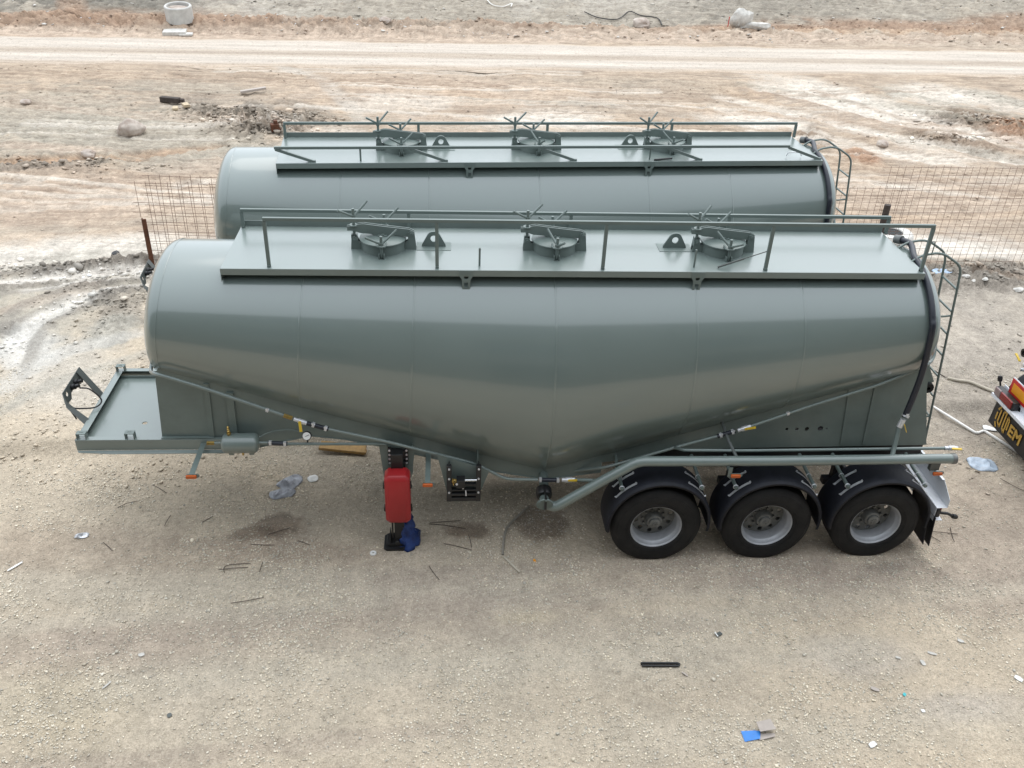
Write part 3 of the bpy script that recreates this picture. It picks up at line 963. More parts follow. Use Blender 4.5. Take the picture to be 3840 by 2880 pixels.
def make_tank(parent):
    mb = MB()
    n = 112
    seams = [-3.87, -2.73, -1.27, .22, 1.38]
    xs = []
    for a, b in zip([-5.29] + seams, seams + [2.80]):
        m = max(6, int((b - a) / .12))
        xs += [a + (b - a) * i / m for i in range(m)]
    xs.append(2.80)
    st = []
    for x in xs:
        if x in seams:
            st += [(x - .035, 1.0), (x - .013, 1.0), (x - .010, 1.0), (x - .005, 1.0055), (x + .005, 1.0055), (x + .010, 1.0), (x + .013, 1.0), (x + .035, 1.0)]
        else:
            st.append((x, 1.0))
    head = [(.995, .03), (.975, .065), (.94, .095), (.88, .125), (.78, .155), (.6, .19), (.4, .21), (.2, .222), (.0, .225)]
    rings = []
    for k, off in reversed(head):
        rings.append([(p[0] - off, p[1], p[2]) for p in ring_pts(-5.29, k, n)])
    for x, k in st:
        rings.append(ring_pts(x, k, n))
    for k, off in head:
        rings.append([(p[0] + off, p[1], p[2]) for p in ring_pts(2.80, k, n)])
    vs = [p for r in rings for p in r]
    fs = []
    for i in range(len(rings) - 1):
        for j in range(n):
            fs.append((i * n + j, i * n + (j + 1) % n, (i + 1) * n + (j + 1) % n, (i + 1) * n + j))
    mb.add(vs, fs)
    # weld bead round both heads
    for x in (-5.28, 2.79):
        mb.tube([tank_pt(x, 2 * math.pi * i / 60, 1.0) for i in range(60)], .006, 6, closed=True)
    return mb.build('tank', M['tank'], parent, off=BASE, ang=60)


def ring_pts(x, k, n):
    hz, w, t = prof(x)
    out = []
    for j in range(n):
        th = 2 * math.pi * j / n
        z = CREST - hz + hz * k * math.cos(th)
        out.append((x + t * (z - CREST), YC - w * k * math.sin(th), z))
    return out


def B(mb, name, m, parent, **kw):
    return mb.build(name, M[m], parent, off=BASE, **kw)


def ball_valve(parent, p, d, grip=(0, -.03, .05), r=.024):
    """steel ball valve with a yellow lever, on a pipe running along d"""
    p, d = Vector(p), Vector(d).normalized()
    mb = MB()
    mb.cyl(p - d * .07, p - d * .02, r, 12).cyl(p - d * .022, p + d * .05, r * 1.25, 12).cyl(p + d * .05, p + d * .085, r * 1.05, 6)
    v = B(mb, 'ball_valve', 'zinc', parent)
    g = Vector(grip)
    q = p + Vector((0, -.03, .015))
    h = MB().bar(q, q + g, .030, .012)
    hb = h.build('handle', M['yellow'], v, off=BASE)
    return v


def clamp(parent, p, d, r):
    p, d = Vector(p), Vector(d).normalized()
    mb = MB().cyl(p - d * .014, p + d * .014, r, 16)
    mb.box(p + Vector((0, -r * .6, r * .8)), (.03, .02, .02))
    return B(mb, 'hose_clamp', 'zinc', parent)


def clamp_screw(hatch, p, rz, tilt=0., foot=True, h=.26):
    """hinged eye-bolt with a two-armed nut; p in hatch coordinates"""
    mb = MB()
    p = Vector(p)
    top = p + Vector((0, 0, h))
    mb.cyl(p, top, .016, 10)
    nz = p + Vector((0, 0, h - .09))
    mb.cyl(nz - Vector((0, 0, .022)), nz + Vector((0, 0, .022)), .026, 12)
    for a, l, up in ((rz, .235, .125), (rz + math.pi * .93, .215, .10)):
        e = nz + Vector((math.cos(a) * l * .8, math.sin(a) * l * .8, up))
        mb.tube([nz, e], .0125, 8)
    if foot:
        for s in (-1, 1):
            mb.box(p + Vector((s * .026, 0, -.01)), (.012, .06, .10))
    else:
        mb.ring(p + Vector((0, 0, .012)), (1, 0, 0), .018, .012, 12, 6)
    return mb.build('clamp_screw', M['paint'], hatch)


def make_hatch(parent, x, y, turns):
    mb = MB()
    mb.lathe([(.20, -.06), (.232, -.06), (.232, .105), (.20, .105)], (0, 0, 0), (0, 0, 1), 48)
    mb.lathe([(.232, -.03), (.245, -.018), (.243, -.006), (.232, .0)], (0, 0, 0), (0, 0, 1), 48)     # weld
    # bracket plates left and right
    lp = [(-.34, -.02), (-.23, -.02), (-.225, .075), (-.255, .08), (-.27, .125), (-.29, .14), (-.315, .14), (-.33, .115)]
    rp = [(.225, -.02), (.355, -.02), (.333, .180), (.30, .205), (.272, .190), (.265, .09), (.225, .075)]
    for s in (-.034, .034):
        mb.plate(lp, (0, s, 0), (1, 0, 0), (0, 0, 1), .012)
        mb.plate(rp, (0, s, 0), (1, 0, 0), (0, 0, 1), .012)
    mb.cyl((.305, -.052, .172), (.305, .052, .172), .017, 12)
    mb.cyl((-.30, -.052, .105), (-.30, .052, .105), .014, 12)
    h = mb.build('hatch', M['paint'], parent, loc=(x - BASE[0], y - BASE[1], CREST + .006), ang=45)
    lid = MB()
    lid.lathe([(0, .152), (.10, .150), (.19, .142), (.232, .130), (.248, .124), (.250, .114), (.236, .112), (0, .112)], (0, 0, 0), (0, 0, 1), 56)
    for s in (-1, 1):                                                       # U shaped tabs front and back
        pts = [(-.045, s * .20, .150)] + [(-.045 * math.cos(a), s * (.262 + .045 * math.sin(a)), .138) for a in [math.pi * i / 10 for i in range(11)]] + [(.045, s * .20, .150)]
        lid.tube(pts, .011, 8)
    lid.box((0, 0, .155), (.10, .11, .012))
    lid.build('lid', M['paint'], h, ang=30)
    arm = MB()
    ap = [(-.37, .24), (-.30, .238), (-.265, .225), (-.235, .215), (-.12, .205), (-.035, .172), (-.02, .155), (.03, .155), (.06, .178), (.15, .19), (.25, .178), (.29, .172), (.335, .20), (.335, .232), (.28, .262), (.0, .292), (-.20, .318), (-.25, .312), (-.30, .292), (-.37, .29)]
    for s in (-.020, .020):
        arm.plate([(a, b - .038) for a, b in ap], (0, s, 0), (1, 0, 0), (0, 0, 1), .012)
    arm.cyl((0, -.05, .150), (0, .05, .150), .022, 14)
    arm.lathe([(.020, .250), (.046, .250), (.046, .262), (.020, .262)], (-.30, 0, 0), (0, 0, 1), 16)
    arm.build('clamp_arm', M['paint'], h)
    clamp_screw(h, (-.30, 0, .12), turns[0], False, h=.32)
    clamp_screw(h, (0, -.275, .01), turns[1], True, h=.235)
    clamp_screw(h, (0, .275, .01), turns[2], True, h=.26)
    return h


def make_lug(parent, x, y):
    mb = MB()
    out = [(-.128, 0), (.128, 0), (.128, .018)] + [(.075 * math.cos(a), .095 + .075 * math.sin(a)) for a in [math.radians(25 + 130 * i / 10) for i in range(11)]] + [(-.128, .018)]
    mb.plate(out, (0, 0, .010), (1, 0, 0), (0, 0, 1), .022, [circ(0, .088, .036, 20)])
    mb.box((0, 0, .004), (.37, .22, .012))
    return mb.build('lifting_lug', M['paint'], parent, loc=(x - BASE[0], y - BASE[1], CREST), bevel=.003)


RAILX = [-4.209, -2.505, -.780, .961, 2.670]


def make_walkway(parent):
    mb = MB()
    X0, X1 = -4.69, 2.70
    for s in (-1, 1):
        yo, yi = YC + s * .570, YC + s * .21
        if s < 0:
            mb.box(((X0 + X1) / 2, YC, 3.4125), (X1 - X0, 1.133, .005))
        mb.box(((X0 + X1) / 2, yo, 3.380 if s < 0 else 3.443), (X1 - X0, .007, .070))   # folded edge: down on one side, up on the other
        for xe in (X0, X1):
            hz = prof(xe)[0]
            zt = CREST - hz + math.sqrt(max(.01, prof(xe)[1] ** 2 - .56 ** 2)) - .02
            mb.plate([(0, 3.409), (-s * .0, zt - .01), (-s * .30, CREST - .14), (-s * .30, 3.409)], (xe, yo, 0), (0, 1, 0), (0, 0, 1), .007)
    w = B(mb, 'walkway', 'deckpaint', parent, bevel=.002)
    for i, x in enumerate((-2.205, .23)):
        for s in (-1, 1):
            b = MB()
            yo = YC + s * .574
            o = [(-.075, .06), (.075, .06), (.072, .0), (.045, -.04), (.038, -.165), (-.038, -.165), (-.045, -.04), (-.072, .0)]
            b.plate(o, (x, yo, 3.352), (1, 0, 0), (0, 0, 1), .008, [[(-.02, -.075), (.02, -.075), (.02, -.135), (-.02, -.135)], circ(0, -.012, .024, 12)])
            b.box((x, yo + .05 * -s, 3.190), (.09, .12, .008))
            B(b, 'bracket', 'paint', w)
    return w


def make_rail(parent, side, h, lean=0., drop=None):
    """railing along the walkway edge; lean shifts the top bar towards the front (folded down)"""
    y = YC + side * .515
    xs = RAILX if side < 0 else [-4.66, -2.83, -1.0, .83, 2.72]
    z0 = 3.414
    mb = MB()
    xa, xb = xs[0] - lean - .012, xs[-1] - lean + .012
    mb.bar((xa, y, z0 + h), (xb, y, z0 + h), .034, .034)
    r = B(mb, 'railing', 'paint', parent, bevel=.002)
    for x in xs:
        p = MB()
        p.bar((x, y + .001, z0), (x - lean, y + .001, z0 + h - .018), .030, .036, up=(1, 0, 0))
        p.box((x, y - .004, z0 + .012), (.036, .034, .024))
        B(p, 'post', 'paint', r, bevel=.002)
    if side < 0 and not lean:
        for x in (-2.066, .206):
            s = MB().cyl((x, y + .06, z0), (x, y + .06, z0 + .20), .011, 10)
            B(s, 'stay_pin', 'paint', r)
        g = MB()
        g.cyl((.455, y + .035, z0 + .015), (.72, y + .025, z0 + .12), .010, 10).cyl((.70, y + .025, z0 + .112), (.945, y + .012, z0 + .21), .0055, 8)
        B(g, 'gas_strut', 'dkpaint', r)
        hd = MB().tube(bend_path([(2.675, y, z0 + .34), (2.735, y, z0 + .34), (2.735, y, z0 + .20), (2.675, y, z0 + .20)], .02), .006, 8)
        B(hd, 'grab_handle', 'paint', r)
    if lean:
        for x in (-3.62, .25):
            s = MB().cyl((x, y + .03, z0), (x, y + .03, z0 + h), .012, 10)
            B(s, 'stay_pin', 'paint', r)
        g = MB()
        g.cyl((.30, y - .02, z0 + .012), (.55, y - .02, z0 + .03), .013, 10)
        B(g, 'gas_strut', 'black', r)
        hd = MB().tube(bend_path([(2.22, y + .09, z0 + .02), (2.24, y + .09, z0 + .07), (2.42, y + .09, z0 + .07), (2.44, y + .09, z0 + .02)], .02), .007, 8)
        B(hd, 'grab_handle', 'zinc', r)
    return r


def make_wheel(parent, x, far=False):
    """385/65 R22.5 wheel; axis along y, outer face towards -y"""
    t = MB()
    pr = [(.292, .035), (.315, .012), (.36, .002), (.42, .000), (.47, .010), (.505, .026), (.522, .045)]
    y = .045
    for i in range(6):
        a = .05 + i * .049
        pr += [(.528, a + .004), (.530, a + .036), (.517, a + .039), (.517, a + .047)]
    pr += [(.522, .345), (.505, .36), (.47, .375), (.42, .385), (.36, .383), (.315, .372), (.292, .35)]
    t.lathe(pr, (0, 0, 0), (0, 1, 0), 64)
    for r_ in (.345, .455):
        t.ring((0, .003 if r_ < .4 else .008, 0), (0, 1, 0), r_, .004, 56, 5)
    w = t.build('wheel', M['rubber'], parent, loc=(x - BASE[0], (0.0 if not far else 2.55) - BASE[1], .5), ang=32)
    w.rotation_euler = (0, x * 2.3 + .4, math.pi if far else 0)
    rm = MB()
    rm.lathe([(.300, .044), (.303, .030), (.299, .024), (.290, .030), (.284, .046), (.281, .075), (.268, .088), (.263, .10), (.262, .195), (.256, .215), (.258, .235), (.272, .255), (.28, .32), (.292, .35), (.286, .35), (.27, .31)], (0, 0, 0), (0, 1, 0), 64)
    rm.build('rim', M['rim'], w, ang=40)
    dk = MB()
    k = 10
    for i in range(k):                                       # disc with ten hand holes
        a0, a1 = 2 * math.pi * (i - .5) / k, 2 * math.pi * (i + .5) / k
        am = (a0 + a1) / 2
        m_ = 6
        outer = [(.262 * math.cos(a0 + (a1 - a0) * j / m_), .262 * math.sin(a0 + (a1 - a0) * j / m_)) for j in range(m_ + 1)]
        inner = [(.135 * math.cos(a1 + (a0 - a1) * j / m_), .135 * math.sin(a1 + (a0 - a1) * j / m_)) for j in range(m_ + 1)]
        hole = [(.208 * math.cos(am) + .030 * math.cos(q) * math.cos(am) - .027 * math.sin(q) * math.sin(am), .208 * math.sin(am) + .030 * math.cos(q) * math.sin(am) + .027 * math.sin(q) * math.cos(am)) for q in [2 * math.pi * j / 14 for j in range(14)]]
        dk.plate(outer + inner, (0, .222, 0), (1, 0, 0), (0, 0, 1), .012, [hole])
    dk.build('rim_disc', M['hub'], w, smooth=False)
    hb = MB()
    hb.lathe([(.150, .218), (.150, .205), (.105, .200), (.098, .14), (.088, .115), (.070, .110), (.066, .085), (.050, .077), (0, .075)], (0, 0, 0), (0, 1, 0), 36)
    for i in range(10):
        a = 2 * math.pi * (i + .5) / 10
        hb.cyl((.128 * math.cos(a), .216, .128 * math.sin(a)), (.128 * math.cos(a), .172, .128 * math.sin(a)), .015, 6)
    for i in range(3):
        a = math.pi * i / 3
        hb.bar((-.035 * math.cos(a), .074, -.035 * math.sin(a)), (.035 * math.cos(a), .074, .035 * math.sin(a)), .02, .012, up=(0, 1, 0))
    hb.cyl((0, .23, 0), (0, .36, 0), .19, 24)
    hb.build('hub', M['hub'], w)
    return w


def make_mudguard(parent, x, far=False):
    mb = MB()
    n = 40
    pr = [(-.012, .568), (-.014, .590), (.002, .603), (.03, .610), (.20, .612), (.39, .610), (.42, .600), (.428, .585)]
    vs, fs = [], []
    for i in range(n + 1):
        a = math.radians(-9 + 198 * i / n)
        for y, r in pr:
            vs.append((r * math.cos(a), y, r * math.sin(a)))
    k = len(pr)
    for i in range(n):
        for j in range(k - 1):
            fs.append((i * k + j, i * k + j + 1, (i + 1) * k + j + 1, (i + 1) * k + j))
    mb.add(vs, fs)
    o = mb.build('mudguard', M['fender'], parent, loc=(x - BASE[0] + .015, (0.0 if not far else 2.55) - BASE[1], .555), solid=.008, ang=50)
    if far:
        o.rotation_euler = (0, 0, math.pi)
    for s in (-1, 1):
        t = MB()
        a = math.radians(90 - s * 44)
        ex, ez = .66 * math.cos(a), .66 * math.sin(a)
        t.tube([(ex - s * .005, .62, ez + .06), (ex, .40, ez + .015), (ex, .06, ez)], .021, 12)
        t.build('stay', M['paint'], o)
        for yy in (.09, .28):
            c = MB()
            pts = [(.616 * math.cos(math.radians(90 - s * q)), yy, .616 * math.sin(math.radians(90 - s * q))) for q in (29, 33, 38, 44, 50, 56)]
            for p0, p1 in zip(pts[:-1], pts[1:]):
                c.bar(p0, p1, .006, .030, up=(0, 1, 0))
            c.ring((ex, yy, ez), (0, 1, 0), .026, .006, 16, 6)
            for q in (29, 56):
                c.cyl((.61 * math.cos(math.radians(90 - s * q)), yy, .61 * math.sin(math.radians(90 - s * q))), (.634 * math.cos(math.radians(90 - s * q)), yy, .634 * math.sin(math.radians(90 - s * q))), .009, 6)
            c.build('clip', M['zinc'], o)
    return o


def marker_lamp(parent, p, arm_from=None, drop=None, n=(0, -1, 0)):
    """amber side lamp, optionally on a flat strip"""
    mb = MB()
    p = Vector(p)
    if arm_from is not None:
        a = Vector(arm_from)
        mb.bar(a, p + Vector((0, .012, .012)), .058, .006)
    if drop is not None:
        mb.box(p + Vector((-.065, .012, drop / 2)), (.045, .006, drop + .05))
    out = [(-.06, -.022), (.05, -.022)] + [(.05 + .022 * math.cos(q), .022 * math.sin(q)) for q in [math.radians(-60 + 120 * i / 6) for i in range(7)]] + [(.05, .022), (-.06, .022)]
    mb.plate(out, p + Vector((.01, .010, 0)), (1, 0, 0), (0, 0, 1), .010)
    o = B(mb, 'marker_lamp', 'paint', parent)
    l = MB().box(p + Vector((0, -.008, 0)), (.110, .028, .040))
    B(l, 'lens', 'orange', o, bevel=.008)
    return o


def make_trailer(name, label, group):
    T = thing(name, label, 'tank trailer', BASE, 0, group)
    make_tank(T)
    make_walkway(T)
    for x, tr in ((-3.085, (.75, .55, .65)), (-1.242, (.55, 2.1, .5)), (.62, (.7, 2.3, .55))):
        make_hatch(T, x, 1.26, tr)
    make_lug(T, -2.545, 1.31)
    make_lug(T, .105, 1.33)

    # --- gooseneck: side plates, front closing plate, coupling deck
    for s, y in ((1, .565), (-1, 1.985)):
        mb = MB()
        pl = [(-5.548, 1.446), (-4.62, 1.446), (-4.52, 1.29), (-4.25, 1.37), (-3.92, 1.445), (-3.55, 1.395), (-3.16, 1.295), (-2.60, 1.13), (-1.95, .94), (-1.25, .80), (-.6, .90), (-.6, 1.15), (-1.3, .98), (-2.3, 1.42), (-3.0, 1.62), (-3.9, 1.92), (-5.40, 2.42), (-5.49, 2.24)]
        mb.plate(pl, (0, y, 0), (1, 0, 0), (0, 0, 1), .008)
        if s == 1:
            mb.bar((-4.975, y - .012, 2.14), (-5.005, y - .012, 1.452), .018, .055, up=(1, 0, 0))
            mb.bar((-5.55, y - .02, 1.449), (-4.98, y - .02, 1.449), .05, .006)
            mb.bar((-4.74, y - .02, 2.03), (-4.76, y - .02, 1.40), .03, .075, up=(1, 0, 0))
            mb.tube([(-4.52, y - .006, 1.29), (-4.25, y - .006, 1.37), (-3.92, y - .006, 1.445), (-3.55, y - .006, 1.395), (-3.16, y - .006, 1.295), (-2.60, y - .006, 1.13), (-1.95, y - .006, .94), (-1.25, y - .006, .80), (-.6, y - .006, .90)], .009, 6)
        B(mb, 'side_plate', 'paint', T)
    mb = MB()
    mb.plate([(.57, 1.36), (1.98, 1.36), (1.95, 2.34), (1.6, 2.5), (.95, 2.5), (.60, 2.34)], (-5.515, 0, 0), (0, 1, 0), (.07, 0, 1), .008)
    B(mb, 'front_plate', 'paint', T)
    deck = MB()
    xl, xr, yn, yf = -6.47, -4.56, .516, 2.034
    deck.plate([(xl, yn + .03), (-5.2, yn + .03), (-5.2, yf - .03), (xl, yf - .03)], (0, 0, 1.352), (1, 0, 0), (0, 1, 0), .010, [circ(-5.86, .96, .028, 16)])
    D = B(deck, 'coupling_deck', 'deckpaint', T, bevel=.002)
    bm_ = MB()
    for y, s in ((yn, 1), (yf, -1)):
        bm_.box(((xl + xr) / 2, y, 1.372), (xr - xl, .010, .136))
        bm_.box(((xl + xr) / 2, y + s * .032, 1.436), (xr - xl, .064, .008))
        bm_.plate([(xl, 0), (xr, 0), (xr, .05), (-6.1, .05), (xl + .02, .03)], (0, y - s * .005, 1.30), (1, 0, 0), (0, -s, -.35), .008)
    bm_.box((xl + .005, YC, 1.372), (.010, yf - yn - .012, .136))
    bm_.box((xl + .045, YC, 1.4365), (.07, yf - yn - .13, .008))
    bm_.box((-6.2, yf - .09, 1.364), (.62, .012, .05))
    B(bm_, 'rim_beam', 'deckpaint', D, bevel=.002)
    for x, y in ((-6.40, yn + .04), (-5.885, yn + .04), (-6.41, yf - .05)):
        b = MB()
        for sx in (-1, 1):
            b.plate([(-.035, 0), (.035, 0), (.030, .066), (-.035, .066)], (x + sx * .047, y, 1.44), (0, 1, 0), (0, 0, 1), .008)
        b.plate([(-.051, -.036), (.051, -.036), (.051, .036), (-.051, .036)], (x, y, 1.510), (1, 0, 0), (0, 1, 0), .008, [[(-.02, -.006), (.02, -.006), (.02, .006), (-.02, .006)]])
        B(b, 'mounting_bracket', 'paint', D, bevel=.002)
    # raised frame carrying the air and electric couplings
    cf = MB()
    A, Bp, Cp, C2, Dp = Vector((-6.47, 1.50, 1.40)), Vector((-6.715, 1.57, 1.74)), Vector((-6.735, 1.06, 1.70)), Vector((-6.665, .93, 1.585)), Vector((-6.47, .85, 1.40))
    wv = Vector((.0, -.10, -.01))
    def strip(a, b, wa, wb, t=.004):
        nn = (b - a).cross(wa).normalized() * t
        cf.add([a + nn, b + nn, b + wb + nn, a + wa + nn, a - nn, b - nn, b + wb - nn, a + wa - nn], [(0, 1, 2, 3), (7, 6, 5, 4), (0, 4, 5, 1), (1, 5, 6, 2), (2, 6, 7, 3), (3, 7, 4, 0)])
    strip(A, Bp, wv, wv)
    wc = Vector((.035, -.02, -.135))
    mid = (Bp + Cp) / 2
    U_ = (Cp - Bp).normalized()
    V_ = wc.normalized()
    Lc = (Cp - Bp).length
    cf.plate([(0, 0), (Lc, 0), (Lc, .14), (Lc * .78, .15), (Lc * .70, .10), (Lc * .3, .10), (Lc * .22, .15), (0, .14)], Bp, U_, V_, .008, [circ(Lc * .86, .06, .026, 12), circ(Lc * .10, .05, .012, 10)])
    strip(Cp, C2, wc * .75, Vector((.075, .03, -.03)))
    strip(C2, Dp, Vector((.075, .03, -.03)), Vector((.07, .06, .0)))
    F = B(cf, 'coupling_frame', 'dkpaint', T)
    for k_ in (.42, .60):
        a = MB()
        c = Bp + U_ * Lc * k_ + V_ * .06
        nn = U_.cross(V_).normalized()
        if nn.x < 0: nn = -nn
        a.cyl(c - nn * .02, c + nn * .05, .034, 14).cyl(c + nn * .05, c + nn * .10, .022, 12)
        B(a, 'coupling', 'black', F)
    c0 = Bp + U_ * Lc * .60 + V_ * .06
    cb = MB().tube(smooth_path([c0 + Vector((.09, 0, -.01)), c0 + Vector((.20, .0, -.03)), (-6.40, 1.23, 1.50), (-6.44, 1.12, 1.47), (-6.60, 1.02, 1.52), (-6.66, .98, 1.56), (-6.60, .95, 1.42)]), .009, 8)
    B(cb, 'cable', 'cable', F)

    # --- air tank and its line
    at = MB()
    at.lathe([(0, -.205), (.06, -.200), (.095, -.185), (.108, -.165), (.110, -.15), (.110, .15), (.108, .165), (.095, .185), (.06, .200), (0, .205)], (-4.67, .42, 1.455), (1, 0, 0), 32)
    at.box((-4.78, .44, 1.335), (.05, .10, .05)).box((-4.56, .44, 1.335), (.05, .10, .05))
    at.cyl((-4.95, .42, 1.455), (-4.86, .42, 1.455), .018, 12).cyl((-4.49, .42, 1.455), (-4.37, .42, 1.455), .018, 12)
    AT = B(at, 'air_tank', 'deckpaint', T)
    B(MB().cyl((-5.03, .42, 1.455), (-4.95, .42, 1.455), .022, 8), 'brass_fitting', 'brass', AT)
    br = MB()
    br.lathe([(.016, 0), (.024, .015), (.024, .035), (.012, .04), (.018, .06), (.012, .065), (.016, .085), (.010, .09), (.013, .11), (0, .12)], (-4.78, .42, 1.56), (0, 0, 1), 12)
    B(MB().cyl((-4.66, .42, 1.35), (-4.66, .42, 1.29), .012, 8), 'brass_fitting', 'brass', AT)
    B(br, 'brass_fitting', 'brass', AT)
    ap = MB().cyl((-4.17, .40, 1.452), (-3.08, .385, 1.452), .0165, 12)
    AP = B(ap, 'air_line', 'paint', T)
    sl = MB().cyl((-4.37, .415, 1.455), (-4.16, .40, 1.452), .025, 14)
    B(sl, 'sleeve', 'hose', AP)
    clamp(AP, (-4.345, .415, 1.455), (1, 0, 0), .030)
    clamp(AP, (-4.185, .402, 1.452), (1, 0, 0), .030)
    sw = MB().tube(smooth_path([(-4.50, .43, 1.50), (-4.35, .47, 1.56), (-4.15, .46, 1.60), (-4.0, .43, 1.585)]), .007, 8)
    B(sw, 'gauge_line', 'paint', AP)
    g = MB().lathe([(0, .030), (.046, .030), (.050, .022), (.050, -.008), (.045, -.012), (0, -.006)], (-3.94, .41, 1.555), (0, -.9, .43), 28).cyl((-3.94, .405, 1.455), (-3.94, .41, 1.52), .009, 8)
    G = B(g, 'pressure_gauge', 'black', AP)
    dn_ = Vector((0, -.9, .43)).normalized()
    dl = MB().lathe([(0, .0315), (.043, .0315), (.043, .028)], (-3.94, .41, 1.555), dn_, 28)
    B(dl, 'dial', 'dial', G)
    nd = MB().bar(Vector((-3.965, .41, 1.543)) + dn_ * .033, Vector((-3.91, .41, 1.572)) + dn_ * .033, .004, .004)
    B(nd, 'needle', 'black', G)

    # --- aeration pipe along the front cone
    p1 = bend_path([(-5.57, .93, 2.33), (-5.55, .60, 2.26), (-5.42, .42, 2.345), (-5.0, .425, 2.18), (-4.17, .425, 1.815)], .10)
    UP = B(MB().tube(p1, .0205, 12), 'aeration_pipe', 'deckpaint', T)
    B(MB().tube([(-4.17, .425, 1.815), (-4.08, .42, 1.78)], .024, 8), 'brass_fitting', 'brass', UP)
    ball_valve(UP, (-4.0, .415, 1.745), (.92, -.02, -.38), (.01, -.03, -.115), .022)
    d_ = Vector((.93, -.02, -.36))
    B(MB().tube([(-3.93, .41, 1.72), (-3.70, .40, 1.645)], .026, 14), 'sleeve', 'hose', UP)
    clamp(UP, (-3.86, .408, 1.70), d_, .031); clamp(UP, (-3.73, .402, 1.655), d_, .031)
    clamp(UP, (-4.335, .42, 1.885), (.92, 0, -.4), .024)
    B(MB().tube(bend_path([(-3.71, .40, 1.648), (-3.1, .375, 1.50), (-2.10, .395, 1.165), (-1.74, .33, .985), (-1.37, .32, .98)], .09), .0185, 12), 'lower_run', 'deckpaint', UP)
    B(MB().tube([(-1.36, .32, .98), (-1.16, .30, .985)], .026, 14), 'sleeve', 'hose', UP)
    clamp(UP, (-1.345, .32, .98), (1, 0, 0), .032); clamp(UP, (-1.145, .30, .985), (1, 0, 0), .032)
    ball_valve(UP, (-1.03, .30, .99), (1, 0, 0), (.10, -.02, .015), .026)
    B(MB().tube([(-.95, .29, .995), (-.58, .16, 1.08)], .021, 12), 'outlet_run', 'paint', UP)

    # --- aeration pipe along the rear cone, with its branch to the back
    RP = B(MB().tube(bend_path([(-1.0, .62, .86), (-.588, .42, 1.07), (.26, .42, 1.37), (.66, .42, 1.50)], .08), .0185, 12), 'aeration_pipe', 'deckpaint', T)
    dr = Vector((.94, .03, .34))
    B(MB().tube([(.66, .42, 1.50), (.86, .42, 1.575)], .026, 14), 'sleeve', 'hose', RP)
    clamp(RP, (.70, .42, 1.515), dr, .032); clamp(RP, (.83, .42, 1.562), dr, .032)
    ball_valve(RP, (.95, .42, 1.605), dr, (.12, -.02, .035), .024)
    B(MB().tube(bend_path([(1.0, .42, 1.625), (1.65, .47, 1.86), (2.42, .50, 2.135), (2.98, .60, 2.33), (3.10, .70, 2.36), (3.13, .80, 2.52), (3.02, .86, 2.56)], .08), .0185, 12), 'rear_run', 'deckpaint', RP)
    clamp(RP, (1.44, .455, 1.785), dr, .024)
    B(MB().tube(bend_path([(.19, .42, 1.345), (.24, .24, 1.44), (1.0, .235, 1.432), (3.30, .225, 1.452)], .06), .019, 12), 'branch', 'deckpaint', RP)
    ball_valve(RP, (3.34, .225, 1.452), (1, 0, 0), (.10, -.03, .012), .024)

    # --- discharge pipe
    dp = MB().tube(bend_path([(-1.30, .24, .765), (-1.27, .155, .745), (-1.17, .125, .740), (-.60, .115, 1.165), (-.29, .115, 1.385), (1.2, .115, 1.375), (3.33, .115, 1.385)], .09, 7), .058, 24)
    DP = B(dp, 'discharge_pipe', 'deckpaint', T)
    B(MB().lathe([(.0595, 0), (.0615, .004), (.0615, .05), (.055, .055), (.055, .02), (0, .02)], (3.315, .115, 1.385), (1, 0, 0), 28), 'end_cap', 'hub', DP)
    fl = MB().lathe([(0, -.008), (.092, -.008), (.095, -.004), (.095, .010), (0, .010)], (-1.307, .082, .812), (.0, 1, .25), 36)
    for i in range(6):
        a = 2 * math.pi * i / 6 + .4
        fl.cyl((-1.307 + .075 * math.cos(a), .066 - .019 * math.sin(a), .812 + .075 * math.sin(a)), (-1.307 + .075 * math.cos(a), .10 - .019 * math.sin(a), .812 + .075 * math.sin(a)), .011, 6)
    fl.cyl((-1.307, .09, .81), (-1.303, .22, .785), .05, 20)
    B(fl, 'flange', 'paint', DP)
    bv = MB().lathe([(0, 0), (.085, 0), (.092, .02), (.092, .09), (.085, .11), (0, .11)], (-1.295, .25, .79), (0, 1, .25), 32).bar((-1.30, .065, .91), (-1.30, .052, .765), .028, .018, up=(0, 1, 0)).bar((-1.30, .065, .91), (-1.295, .27, .90), .02, .02)
    B(bv, 'butterfly_valve', 'black', DP)
    B(MB().tube(smooth_path([(-1.29, .35, .81), (-1.28, .6, .86), (-1.27, 1.0, .78), (-1.27, YC, .70)]), .055, 18), 'outlet_elbow', 'paint', DP)
    for x in (.77,):
        st = MB().tube([(x - .04, .60, 1.62), (x + .0, .34, 1.50), (x + .06, .14, 1.40)], .020, 10)
        B(st, 'hanger', 'dkpaint', DP)
    rs_ = MB().tube(bend_path([(2.62, .13, 1.41), (2.655, .20, 1.475), (2.70, .30, 1.70)], .05), .026, 14)
    RS = B(rs_, 'relief_pipe', 'paint', T)
    B(MB().tube([(2.70, .30, 1.70), (2.725, .31, 1.80)], .033, 14), 'union', 'zinc', RS)
    hh = MB().bar((2.735, .27, 1.75), (2.775, .255, 1.66), .020, .008)
    B(hh, 'handle', 'yellow', RS)
    # --- black hose running over the rear rim
    pts = [(2.80, 1.56, 3.44), (2.84, 1.40, 3.455)]
    for i in range(1, 13):
        th = math.radians(8 * i + 2)
        if 8 * i + 2 > 76: break
        p = tank_pt(2.755, th, 1.045)
        pts.append(p)
    pts += [(2.80, .365, 2.42), (2.78, .345, 2.12), (2.735, .312, 1.83)]
    VH = B(MB().tube(smooth_path(pts, 4), .034, 18), 'vent_hose', 'hose', T)
    clamp(VH, (2.742, .314, 1.845), (.1, .05, .22), .040)
